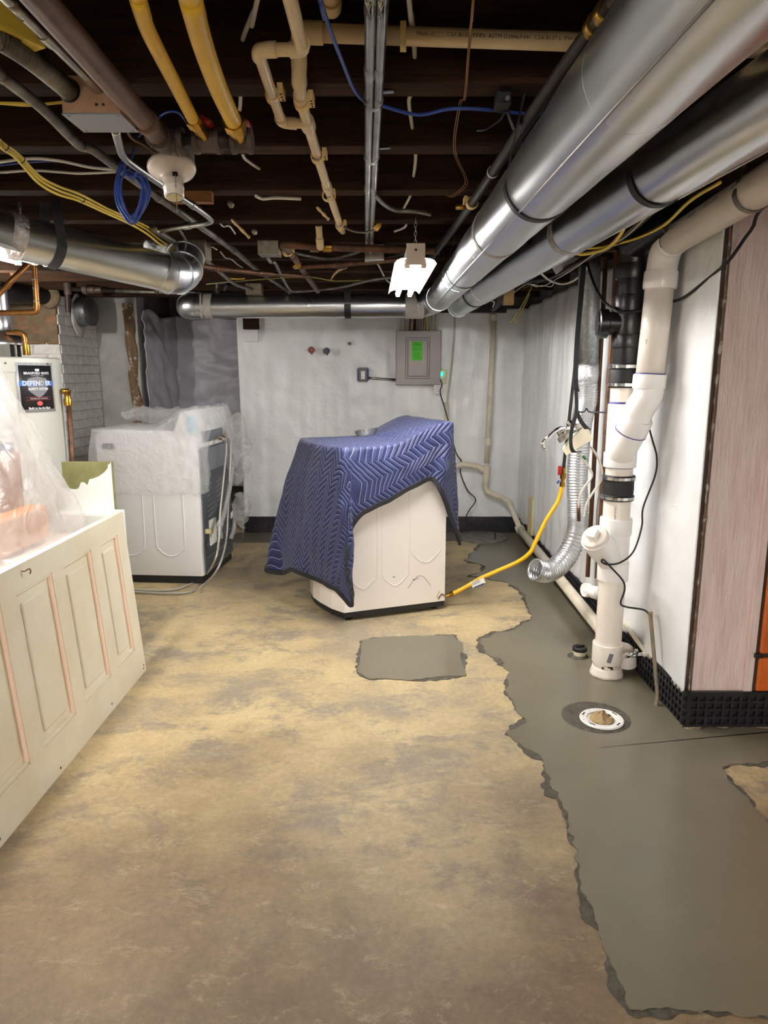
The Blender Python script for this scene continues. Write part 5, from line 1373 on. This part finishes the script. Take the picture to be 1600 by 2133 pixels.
collar(t, fp0, (0, 1, 0), .038, .09, 'pvc_old', 'coupling'); collar(t, fp1 + Vector((0, .09, 0)), (0, 1, 0), .039, .09, 'pvc_old', 'coupling')
collar(t, fp0.lerp(fp1, .5), (0, 1, 0), .034, .05, 'pvc_old', 'coupling')
tag(MB().box((1.195, 5.55, .29), (.02, .15, .3), bev=.003).build('cover_board', 'almond', None), 'upright cream board against the right wall above the floor pipe', 'board')
t = thing('sump_lid', 'round grey sump lid on the floor in the back right corner', 'lid', Z(1015, 1108, 0))
sc_ = Vector((.86, 5.98, 0))
MB().lathe([(.22, 0), (.22, .018), (.21, .022)], sc_, (0, 0, 1), 48).build('lid', 'sump_lid', t, 50)
MB().ring(sc_ + Vector((0, 0, .022)), (0, 0, 1), .19, .004, .012, 48).build('rim', 'sump_lid', t)
MB().lathe([(.006, 0), (.006, .06)], sc_ + Vector((.1, -.12, .02)), (0, 0, 1), 8).build('bolt', 'black_iron', t)
# ================================================================ RIGHT: drain stack
SX, SY = 1.062, 3.12
def sz(py): return D(1290, py, SY - .05).z
def seg_(root, y0, y1, r, mat, name): MB().lathe([(r * .985, sz(y1)), (r, sz(y1) + .004), (r, sz(y0) - .004), (r * .985, sz(y0))], (SX, SY, 0), (0, 0, 1), 32).build(name, mat, root, 50)
t = thing('drain_stack', 'thick white plastic drain stack by the right wall, its upper part black', 'drain stack', (SX, SY, 0))
PR = .06
seg_(t, 540, 762, PR, 'abs', 'black_pipe')
seg_(t, 546, 578, PR * 1.14, 'abs', 'black_hub'); seg_(t, 612, 648, PR * 1.1, 'abs', 'black_hub'); seg_(t, 648, 697, PR * 1.05, 'abs', 'black_tee'); seg_(t, 697, 724, PR * 1.17, 'abs', 'black_hub')
MB().tube(sm([(SX, SY, sz(545)), (SX + .0, SY - .01, sz(520)), (SX - .0, SY - .05, sz(505)), (SX + .03, SY - .16, sz(492)), (SX + .05, SY - .3, 1.99)], 6), PR, 28).build('black_elbow', 'abs', t, True)
ct = Vector((SX, SY, sz(672)))
MB().lathe([(.05, .04), (.05, .085), (.062, .09), (.062, .125), (.05, .13), (.05, .135)], ct, (-1, .12, .0), 28).build('cleanout_branch', 'abs', t, 50)
def fernco(y0, y1):
    o = MB().lathe([(PR * 1.13, sz(y1)), (PR * 1.2, sz(y1) + .004), (PR * 1.2, sz(y1) + .022), (PR * 1.12, sz(y1) + .026), (PR * 1.14, (sz(y0) + sz(y1)) / 2), (PR * 1.12, sz(y0) - .026), (PR * 1.2, sz(y0) - .022), (PR * 1.2, sz(y0) - .004), (PR * 1.13, sz(y0))], (SX, SY, 0), (0, 0, 1), 36).build('rubber_coupling', 'rubber', t, 50)
    for z in (sz(y1) + .013, sz(y0) - .013):
        MB().ring((SX, SY, z), (0, 0, 1), PR * 1.2, .013, .002, 40).build('steel_band', 'chrome', o, 40)
        MB().box((SX - .035, SY - PR * 1.2 - .002, z), (.02, .012, .012), bev=.002).build('band_screw', 'screw', o)
fernco(757, 808); fernco(992, 1045)
seg_(t, 806, 1000, PR, 'pvc', 'white_pipe'); seg_(t, 842, 950, PR * 1.1, 'pvc_new', 'wye_fitting'); seg_(t, 945, 975, PR * 1.2, 'pvc_new', 'hub')
MB().ring((SX, SY, sz(841)), (0, 0, 1), PR * 1.002, .014, .0012, 36).build('primer_stain', 'primer', t, True)
MB().ring((SX, SY, sz(976)), (0, 0, 1), PR * 1.002, .004, .0012, 36).build('primer_stain', 'primer', t, True)
seg_(t, 1040, 1410, PR, 'pvc', 'white_pipe'); seg_(t, 1083, 1117, PR * 1.2, 'pvc_new', 'hub'); seg_(t, 1117, 1175, PR * 1.1, 'pvc_new', 'wye_fitting'); seg_(t, 1175, 1213, PR * 1.17, 'pvc_new', 'hub'); seg_(t, 1347, 1386, PR * 1.18, 'pvc', 'hub')
wl = Vector((SX, SY, sz(1180))); wd = (Vector((-.62, -.5, .75))).normalized()
MB().tube([wl, wl + wd * .17], PR * .98, 28).build('wye_branch', 'pvc_new', t, 50)
MB().tube([wl + wd * .13, wl + wd * .21], PR * 1.12, 28).build('branch_hub', 'pvc_new', t, 50)
cpq = MB().lathe([(PR * 1.0, .205), (PR * 1.0, .225), (PR * .93, .229), (0, .2295)], wl, wd, 28).build('cleanout_plug', 'pvc', t, 50)
xx, yy, _ = frame_of(wd)
MB().box(wl + wd * .24, (.045, .045, .03), Matrix((xx, yy, wd)).transposed(), bev=.004).build('plug_square', 'pvc_new', cpq)
def skirt(u, v):
    a = 2 * PI * u; r = PR * (1.05 + .22 * v * (1 + .5 * nz(a * 2, 1.)))
    return Vector((SX + r * math.cos(a), SY + r * math.sin(a), .045 * (1 - v) + .006 + .008 * nz(a * 3, 4.)))
grid('broken_base', skirt, 40, 4, 'pvc', t, .004)
for k in range(9):
    a = -PI / 2 + random.uniform(-.9, .9)
    MB().lathe([(random.uniform(.004, .012), 0), (.003, .0012)], (SX + math.cos(a) * PR * 1.0, SY + math.sin(a) * PR * 1.0, random.uniform(.04, .09)), (math.cos(a), math.sin(a), 0), 7).build('dirt_mark', 'grime', t)
MB().box((SX - .01, SY - PR * 1.18 - .001, sz(1368)), (.02, .002, .045), Matrix.Rotation(.25, 3, 'Y')).build('dirt_mark', 'print_grey', t)
plumb(t, [Vector((SX + .05, SY + .02, sz(1368))), Vector((SX + .1, SY + .02, sz(1368))), Vector((SX + .105, SY + .03, .04))], .036, 'pvc', bend=1.3)
lettering('NSF-DWV', .014, Vector((SX - .03, SY - PR - .01, sz(1068))), (0, 0, 1), (-1, 0, 0), 'ink', t, bend=((SX, SY, 0), (0, 0, 1), PR + .0006))
plumb(t, [Vector((SX + .02, SY + .03, sz(1232))), D(1248, 1236, 3.3), D(1225, 1230, 3.38)], .026, 'pvc_new', bend=1.3, fr=1.25)
collar(t, D(1222, 1229, 3.38), (-1, -.3, .1), .036, .03, 'pvc_new', 'cap', 10)

t = thing('offset_pipe', 'cream white drain pipe dropping in front of the stack and running off overhead right', 'drain pipe', D(1300, 930, 3.06))
u0 = D(1700, 320, 1.95); u1 = D(1384, 512, 2.98); u2 = D(1352, 800, 2.985); u3 = D(1336, 850, 3.0); u4 = Vector((SX, SY, sz(952)))
OR = .0575
bendp = arc_corner(u0, u1, u2, .11, 9)
MB().tube([u0 + Vector((.12, -3.4, .0)), u0, bendp[0]], OR, 30).build('overhead_run', 'pvc', t, True)
MB().tube(bendp, OR * 1.06, 30).build('elbow', 'pvc_new', t, True)
MB().tube([bendp[-1], u2], OR, 30).build('drop_pipe', 'pvc', t, True)
ax_ = (u2 - bendp[-1]).normalized()
collar(t, bendp[-1] + ax_ * .03, ax_, OR * 1.17, .07, 'pvc_new', 'hub', 30)
MB().ring(bendp[0], u0 - u1, OR * 1.02, .004, .002, 36).build('primer_line', 'ink', t, True)
collar(t, u2 + ax_ * -.01, ax_, OR * 1.17, .06, 'pvc_new', 'hub', 30)
MB().ring(u2 + ax_ * -.042, ax_, OR * 1.01, .005, .002, 36).build('primer_line', 'primer', t, True)
MB().tube(sm([u2, u2 + ax_ * .05, u3 + Vector((-.01, .0, -.01)), D(1318, 893, 3.02), D(1300, 930, 3.06), u4 + Vector((0, 0, .0))], 6), OR * 1.08, 30).build('offset_bend', 'pvc_new', t, True)
bd = (D(1300, 930, 3.06) - D(1330, 868, 3.0)).normalized()
collar(t, D(1322, 884, 3.015), bd, OR * 1.17, .07, 'pvc_new', 'hub', 30)
MB().ring(D(1314, 900, 3.02), bd, OR * 1.17, .004, .0015, 36).build('primer_line', 'primer', t, True)
od = (u0 - u1).normalized()
pside = od.cross(Vector((0, 0, 1))).normalized(); pside = pside if pside.x < 0 else -pside
for s, px in (('4 IN', 1560), ('PVC-1120', 1510), ('D-2665', 1468), ('SCH 40', 1425)):
    q = at_px(u1, u0, px); e = (pside + Vector((0, -.2, .35))).normalized()
    lettering(s, .022, q + e * (OR + .001), -od, Vector((0, 0, 1)), 'ink', t, bend=(u1, od, OR + .0008))
lettering('Y', .03, D(1337, 712, 2.985 - OR) + Vector((0, -.004, 0)), (1, 0, 0), (0, 0, 1), 'ink', t, bend=(u2, ax_, OR + .0008))
strap('hanger_strap', 'grey plastic strap round the overhead white pipe at the right edge', at_px(u1, u0, 1570), od, OR, JZ, .022, 'emt_old')

# ================================================================ RIGHT: vent duct, faucet, gas hose, pipes
t = thing('vent_duct', 'upright galvanised vent pipe with a coiled foil duct hanging to the floor', 'duct', D(1222, 800, 3.8))
MB().tube([D(1228, 525, 3.8), D(1228, 560, 3.8), D(1224, 768, 3.8)], .056, 30).build('rigid_pipe', 'galvanised_dull', t, True)
MB().tube([D(1224, 760, 3.8), D(1224, 780, 3.8), D(1223, 798, 3.8)], [.0575, .0585, .056], 30).build('foil_tape', 'foil', t, True)
fpx = [(1223, 796, 3.8), (1222, 835, 3.8), (1212, 880, 3.78), (1206, 940, 3.76), (1202, 1002, 3.75), (1204, 1064, 3.74), (1202, 1106, 3.72), (1186, 1150, 3.68), (1160, 1181, 3.62), (1136, 1191, 3.58), (1115, 1186, 3.55)]
P = sm([D(*p) for p in fpx], 44); rr = []
for k in range(len(P)):
    open_ = min(1, max(0, k / len(P) - .62) / .2)
    rr.append(.0545 * (1 + ((.0, .045, .045, -.03)[k % 4] if open_ <= 0 else (.05, .02, -.02, -.05, -.06, -.05, -.02, .02)[k % 8])))
o = MB().tube(P, rr, 26, cap=False).build('foil_hose', 'foil_duct', t, 25)
md = o.modifiers.new('t', 'SOLIDIFY'); md.thickness = .0015
for k in range(int(len(P) * .66) // 8 * 8, len(P), 8):
    MB().ring(P[k], P[min(k + 1, len(P) - 1)] - P[k - 1], .0562, .003, .0025, 26).build('wire_coil', 'foil_duct', t)
MB().ring(P[-1], P[-1] - P[-3], .054, .008, .002, 26).build('end_ring', 'foil_duct', t)
fx = D(1195, 915, 3.5)
t = thing('faucet', 'old laundry faucet with a bent chrome spout hanging in black straps', 'faucet', fx)
Rf = Matrix.Rotation(-.45, 3, 'Y') @ Matrix.Rotation(.35, 3, 'Z') @ Matrix.Rotation(-.3, 3, 'X')
MB().prism([fx + Rf @ Vector(p) for p in ((-.055, -.03, -.05), (.075, -.03, -.05), (.085, -.03, .012), (.075, -.03, .03), (-.04, -.03, -.0), (-.055, -.03, -.015))], Rf @ Vector((0, .08, 0))).build('backplate', 'faucet_beige', t)
for s in (-.035, .035):
    b = MB().box(fx + Rf @ Vector((s, -.0, .032 + .01 * (s > 0))), (.06, .055, .03), Rf, bev=.008).build('valve_body', 'faucet_nickel', t, 40)
    MB().lathe([(.022, 0), (.024, .006), (.019, .03), (.016, .038)], fx + Rf @ Vector((s, -.0, .045 + .01 * (s > 0))), Rf @ Vector((-.15, -.1, 1)), 8).build('knob', 'chrome', b, 30)
MB().tube(sm([fx + Vector((0, -.01, .05)), D(1182, 892, 3.45), D(1165, 893, 3.42), D(1145, 908, 3.4), D(1133, 921, 3.4), D(1131, 930, 3.4), D(1136, 937, 3.4)], 6), [.0095] * 30 + [.0085] * 4 + [.011] * 3, 14).build('spout', 'chrome', t, True)
cable('supply_tube', [D(x, y, d) for x, y, d in ((1208, 946, 3.5), (1216, 958, 3.48), (1231, 980, 3.46), (1232, 995, 3.45), (1215, 1018, 3.45), (1207, 1040, 3.45), (1205, 1060, 3.46))], .0055, 'white_cable', None, parent=t)
cable('supply_tube', [D(x, y, d) for x, y, d in ((1230, 930, 3.5), (1244, 950, 3.5), (1253, 975, 3.5), (1252, 1000, 3.5), (1236, 1025, 3.48), (1222, 1050, 3.46), (1216, 1078, 3.45))], .006, 'white_cable', None, parent=t)
MB().tube([D(1214, 950, 3.485), D(1220, 958, 3.48)], .0075, 10).build('green_band', 'green_band', t, True)
MB().tube([D(1205, 1050, 3.46), D(1206, 1085, 3.47)], .009, 10).build('tube_end', 'copper_old', t, True)
def flat(name, label, pts, wdt, up, mat='strap_black', cat='strap'): return tag(MB().ribbon(sm([D(*p) for p in pts], 6), wdt, .0025, up).build(name, mat, None), label, cat)
flat('webbing_strap', 'long black strap hanging from the ceiling in front of the vent pipe', [(1218, 532, 3.62), (1212, 600, 3.6), (1203, 700, 3.58), (1199, 790, 3.55), (1202, 815, 3.52)], .028, (1, .3, 0))
flat('webbing_strap', 'thin black strap running down the left of the coiled foil duct', [(1204, 700, 3.64), (1196, 780, 3.62), (1186, 870, 3.62), (1178, 940, 3.64), (1174, 975, 3.66)], .018, (1, .3, 0))
flat('webbing_strap', 'black strap looped round the faucet with its left leg in front', [(1200, 815, 3.5), (1201, 857, 3.47), (1192, 890, 3.43), (1189, 920, 3.4), (1194, 940, 3.41), (1211, 941, 3.44)], .018, (1, .2, 0))
flat('webbing_strap', 'right leg of the black strap holding the faucet', [(1201, 855, 3.47), (1209, 875, 3.47), (1220, 890, 3.49), (1228, 896, 3.52)], .02, (1, .2, 0))
cable('tie_wire', [D(x, y, d) for x, y, d in ((1202, 857, 3.46), (1216, 858, 3.4), (1222, 851, 3.4), (1228, 858, 3.4), (1255, 859, 3.3), (1290, 859, 3.1), (1312, 857, 3.04))], .0035, 'black_cable', 'black tie wire stretched from the straps to the white stack', 'wire')
t = thing('gas_hose', 'bright yellow gas hose from a red-handled valve down to the dryer', 'gas hose', D(1172, 990, 4.15))
hp = [(1172, 1005, 4.15), (1163, 1042, 4.14), (1138, 1083, 4.12), (1117, 1126, 4.1), (1104, 1151, 4.1), (1079, 1170, 4.12), (1036, 1189, 4.14), (1002, 1204, 4.15), (971, 1222, 4.14), (944, 1236, 4.13)]
MB().tube(sm([D(*p) for p in hp], 8), .0125, 14).build('yellow_hose', 'gas_hose', t, True)
gd = D(*hp[0]) - D(*hp[1])
MB().lathe([(.0165, -.025), (.0165, .0), (.012, .004), (.012, .02), (.018, .024), (.018, .055), (.013, .06), (.013, .1)], D(1172, 1005, 4.15), gd + Vector((0, 0, .4)), 8).build('valve_body', 'brass', t, 30)
MB().box(D(1166, 980, 4.13), (.02, .016, .055), bev=.004).build('valve_handle', 'red_plastic', t)
MB().lathe([(.015, 0), (.017, .004), (.017, .02), (.012, .024), (.012, .05)], D(944, 1236, 4.13), (-1, -.1, -.35), 8).build('end_fitting', 'brass', t, 30)
hd_ = (D(1002, 1204, 4.15) - D(985, 1214, 4.145)).normalized()
tg = MB().box(D(996, 1214, 4.12), (.085, .003, .036), Matrix.Rotation(-.42, 3, 'Y'), bev=.001).build('paper_tag', 'paper', t)
MB().box(D(998, 1220, 4.117), (.07, .001, .008), Matrix.Rotation(-.42, 3, 'Y')).build('tag_stripe', 'blue_box', tg)
for k in range(3): MB().box(D(990 + 1 * k, 1209 + 3 * k, 4.117), (.05, .001, .0025), Matrix.Rotation(-.42, 3, 'Y')).build('print_line', 'print_grey', tg)
MB().box(D(1163, 1004, 4.13), (.012, .002, .022), Matrix.Rotation(.5, 3, 'Y')).build('blue_tag', 'blue_cable', t)
t = thing('riser_pair', 'pair of tarnished copper risers on the right wall behind the stack', 'pipe', X(1270, 530, 1.165))
for k, (a, b) in enumerate((((1262, 545), (1238, 1215)), ((1284, 545), (1256, 1215)))):
    x_ = 1.165; pa_ = X(*a, x_); pb_ = X(*b, x_)
    plumb(t, [D(1160, 531 - k * 4, 3.5), pa_ + Vector((0, 0, .03 + .03 * k)), pb_ + Vector((0, (pa_.y - pb_.y), 0))], .0125, 'copper_old', bend=1.5, fr=1.15)

# cables at the upper right
for nm, lab, mat, r, zz, pts in (
    ('yellow_cable', 'yellow cable sagging from behind the second duct, nearer loop', 'yellow_cable', .0075, 1.93, ((1420, 378), (1357, 418), (1312, 445), (1294, 486), (1267, 515), (1240, 525), (1208, 529), (1179, 517), (1150, 500))),
    ('yellow_cable', 'yellow cable sagging past the top of the black pipe, farther loop', 'yellow_cable', .0055, 1.95, ((1500, 380), (1438, 418), (1384, 468), (1330, 495), (1271, 511), (1231, 517), (1186, 515), (1150, 505))),
    ('white_cable', 'white cable drooping in a loop below the second duct', 'white_cable', .006, 1.93, ((1105, 545), (1115, 556), (1141, 581), (1167, 591), (1190, 587), (1211, 572), (1225, 555))),
    ('black_cable', 'thick black cable running along the top of the right wall', 'black_cable', .014, 1.96, ((1062, 592), (1115, 582), (1152, 575), (1194, 553), (1227, 536), (1290, 500), (1375, 423), (1440, 378))),
    ('white_wire', 'thin white wire tied along the thick black cable', 'white_cable', .003, 1.945, ((1070, 610), (1098, 592), (1130, 596), (1156, 583), (1195, 560), (1240, 528), (1300, 495), (1350, 448), (1400, 400))),
    ('red_wire', 'thin reddish wire beside the thick black cable', 'copper_old', .004, 1.95, ((1090, 600), (1130, 585), (1170, 568), (1220, 540), (1290, 497), (1340, 452), (1390, 405))),
    ('white_wire', 'crooked thin white wire hanging below the cable bundle', 'white_cable', .0025, 1.92, ((1105, 592), (1117, 597), (1130, 595), (1148, 597), (1154, 589))),
    ('grey_cable', 'grey cable loop under the far end of the second duct', 'emt_old', .009, 1.96, ((1065, 590), (1090, 582), (1112, 575), (1118, 568), (1100, 565))),
    ('white_wire', 'white wire tangle left of the wood block', 'white_cable', .004, 1.93, ((1012, 605), (1020, 612), (1022, 625), (1030, 630), (1026, 640))),
    ('olive_cable', 'cut olive cable end hanging down the top of the right wall, left one', 'olive_cable', .005, 1.9, ((1108, 597), (1095, 622), (1080, 648), (1064, 672))),
    ('olive_cable', 'cut olive cable end hanging down the top of the right wall, right one', 'olive_cable', .004, 1.9, ((1103, 612), (1096, 628), (1085, 650), (1074, 671)))):
    if nm == 'olive_cable' or 'tangle' in lab:
        cable(nm, [D(x, y, 4.7) for x, y in pts], r, mat, lab)
    else: cable(nm, [Z(x, y, zz) for x, y in pts], r, mat, lab)
tag(MB().box(D(1059, 613, 4.75), (.07, .05, .135), bev=.003).build('wood_block', 'pale_wood', None), 'short pale wood block hung at the far end of the second duct', 'wood block')
tag(MB().ribbon(sm([D(1040, 590, 4.7), D(1044, 612, 4.7), D(1038, 634, 4.72), D(1025, 648, 4.75)], 6), .04, .003, (1, .5, 0)).build('webbing_strap', 'strap_black', None), 'black strap end curling beside the wood block', 'strap')
tag(MB().box(D(1180, 545, 3.9), (.16, .004, .05), Matrix.Rotation(-.6, 3, 'Y')).build('torn_flap', 'wrap', None), 'torn flap of white sheet among the cables at top right', 'plastic sheet')
cable('black_wire', [D(x, y, d) for x, y, d in ((1640, 395, 2.3), (1564, 480, 2.55), (1519, 542, 2.58), (1470, 585, 2.75), (1424, 620, 2.9), (1389, 631, 3.0), (1366, 640, 3.05), (1334, 647, 3.05), (1300, 650, 3.04), (1281, 646, 3.06), (1255, 623, 3.3), (1235, 585, 3.5), (1220, 535, 3.6))], .0062, 'black_cable', 'black wire strung from the upper right across the stack to the ceiling', 'wire')
cable('power_cord', [D(x, y, d) for x, y, d in ((1352, 890, 3.1), (1360, 920, 3.08), (1368, 951, 3.06), (1365, 990, 3.04), (1340, 1057, 3.02), (1337, 1097, 3.02), (1320, 1148, 3.0), (1294, 1171, 2.99), (1268, 1176, 3.0), (1254, 1171, 3.0), (1257, 1166, 3.0), (1275, 1184, 2.99), (1298, 1210, 2.99), (1301, 1230, 2.99), (1293, 1256, 2.99), (1304, 1264, 2.99), (1340, 1270, 2.95), (1352, 1280, 2.93), (1355, 1290, 2.92))], .0042, 'black_cable', 'black cord looping down the front of the white stack', 'cord')
t = thing('conduit_rod', 'grey stub conduit rising from the wet cement beside the right wall', 'conduit', Z(1366, 1472, 0))
b0 = Z(1366, 1472, 0); b1 = D(1355, 1280, 2.92)
MB().tube(sm([b0, b0.lerp(b1, .12) + Vector((.01, 0, 0)), b0.lerp(b1, .35) + Vector((.008, 0, 0)), b1], 6), .0085, 12).build('rod', 'grey_rod', t, True)
MB().lathe([(.0105, 0), (.0105, .012)], b1, b1 - b0, 12).build('top_collar', 'grey_rod', t)
t = thing('shutoff_valve', 'thin supply pipe with a small chrome shutoff valve at the foot of the right wall', 'valve', X(1350, 1366, 1.2))
v0, v1 = X(1290, 1285, 1.21), X(1348, 1362, 1.205)
plumb(t, [v0, v1, D(1322, 1366, v1.y - .01)], .0105, 'pvc_old', bend=1.3, fr=1.1)
vc = D(1324, 1365, v1.y - .02)
MB().tube([vc + Vector((.03, 0, 0)), vc + Vector((-.03, 0, 0))], [.0105, .0105], 10).build('valve_body', 'chrome', t, True)
MB().lathe([(.009, 0), (.012, .004), (.012, .018), (.006, .02)], vc + Vector((-.028, 0, 0)), (-1, -.1, 0), 12).build('handle', 'chrome', t, 40)
MB().lathe([(.009, 0), (.011, .004), (.011, .018), (.008, .03)], vc, (0, -.2, 1), 8).build('outlet_nut', 'chrome', t, 30)

# ================================================================ FLOOR FITTINGS
fc_ = Z(1253, 1503, 0)
t = thing('toilet_flange', 'white toilet flange set in wet cement and stuffed with a rag', 'toilet flange', fc_)
MB().lathe([(.14, .0052), (.132, .0068), (.1, .006), (.07, .006)], fc_ + Vector((-.015, .03, 0)), (0, 0, 1), 40).build('rough_cement_ring', 'cement_crumb', t)
MB().lathe([(.05, .008), (.088, .008), (.089, .012), (.086, .016), (.062, .017), (.058, .014), (.056, .0095), (0, .009)], fc_, (0, 0, 1), 48).build('flange_ring', 'pvc_new', t, 40)
for a in (.5, 2.6, 3.9, 5.5): MB().box(fc_ + Vector((.074 * math.cos(a), .074 * math.sin(a), .0165)), (.026, .006, .001), Matrix.Rotation(a + PI / 2, 3, 'Z')).build('bolt_slot', 'grime', t)
for k in range(22):
    a = random.uniform(0, 2 * PI); r = random.uniform(.064, .084)
    MB().lathe([(random.uniform(.0012, .003), 0), (.001, .0006)], fc_ + Vector((r * math.cos(a), r * math.sin(a), .0168)), (0, 0, 1), 6).build('cement_speck', 'grime', t)
def rag_fn(u, v):
    a = 2 * PI * u; r = .05 * v
    return fc_ + Vector((r * math.cos(a), r * math.sin(a), .012 + .026 * (1 - v * v) * (1 + .9 * nz(a * 1.3 + v * 3, v * 4.)) + .01 * nz(r * math.cos(a) * 60, r * math.sin(a) * 60)))
tag(grid('rag', rag_fn, 40, 14, 'rag', None, 0), 'crumpled tan rag plugging the toilet flange', 'rag')
cs = Z(1207, 1368, 0)
t = thing('cleanout_stub', 'short capped cleanout pipe stub sticking out of the wet cement', 'pipe end', cs)
MB().lathe([(.03, 0), (.03, .022), (.034, .024), (.034, .034), (.03, .036)], cs, (0, 0, 1), 24).build('stub', 'pvc_old', t, 40)
MB().lathe([(.036, .034), (.037, .05), (.033, .055), (.02, .056), (.018, .05)], cs, (0, 0, 1), 24).build('black_cap', 'rubber', t, 40)
MB().box(cs + Vector((0, 0, .058)), (.05, .008, .006), Matrix.Rotation(.4, 3, 'Z')).build('cap_bar', 'rubber', t)
MB().lathe([(.055, .004), (.045, .009), (.03, .011)], cs + Vector((-.01, -.005, 0)), (0, 0, 1), 20).build('crumbled_ring', 'cement_crumb', t)

# orange metal cabinet let into the pink partition
t = thing('orange_panel', 'orange painted metal access doors at the right edge of the pink wall', 'metal door', (1.75, 2.63, .13))
le = D(1573, 1447, 2.62).x
MB().box(((le + 2.0) / 2 - .01, 2.638, .95), (2.0 - le + .05, .02, 1.62)).build('frame', 'grime', t)
zs = D(1580, 1366, 2.62).z
MB().box(((le + 2.0) / 2, 2.622, (.155 + zs - .008) / 2), (2.0 - le, .016, zs - .163), bev=.008).build('lower_door', 'orange_metal', t)
MB().box(((le + 2.0) / 2, 2.622, (zs + .01 + 1.75) / 2), (2.0 - le, .016, 1.74 - zs), bev=.008).build('upper_door', 'orange_metal', t)
MB().box((le - .006, 2.615, zs + .002), (.03, .012, .02), bev=.003).build('latch', 'black_iron', t)
MB().box((le - .028, 2.634, .62), (.035, .016, .95), bev=.004).build('edge_trim', 'pink_paint', t)
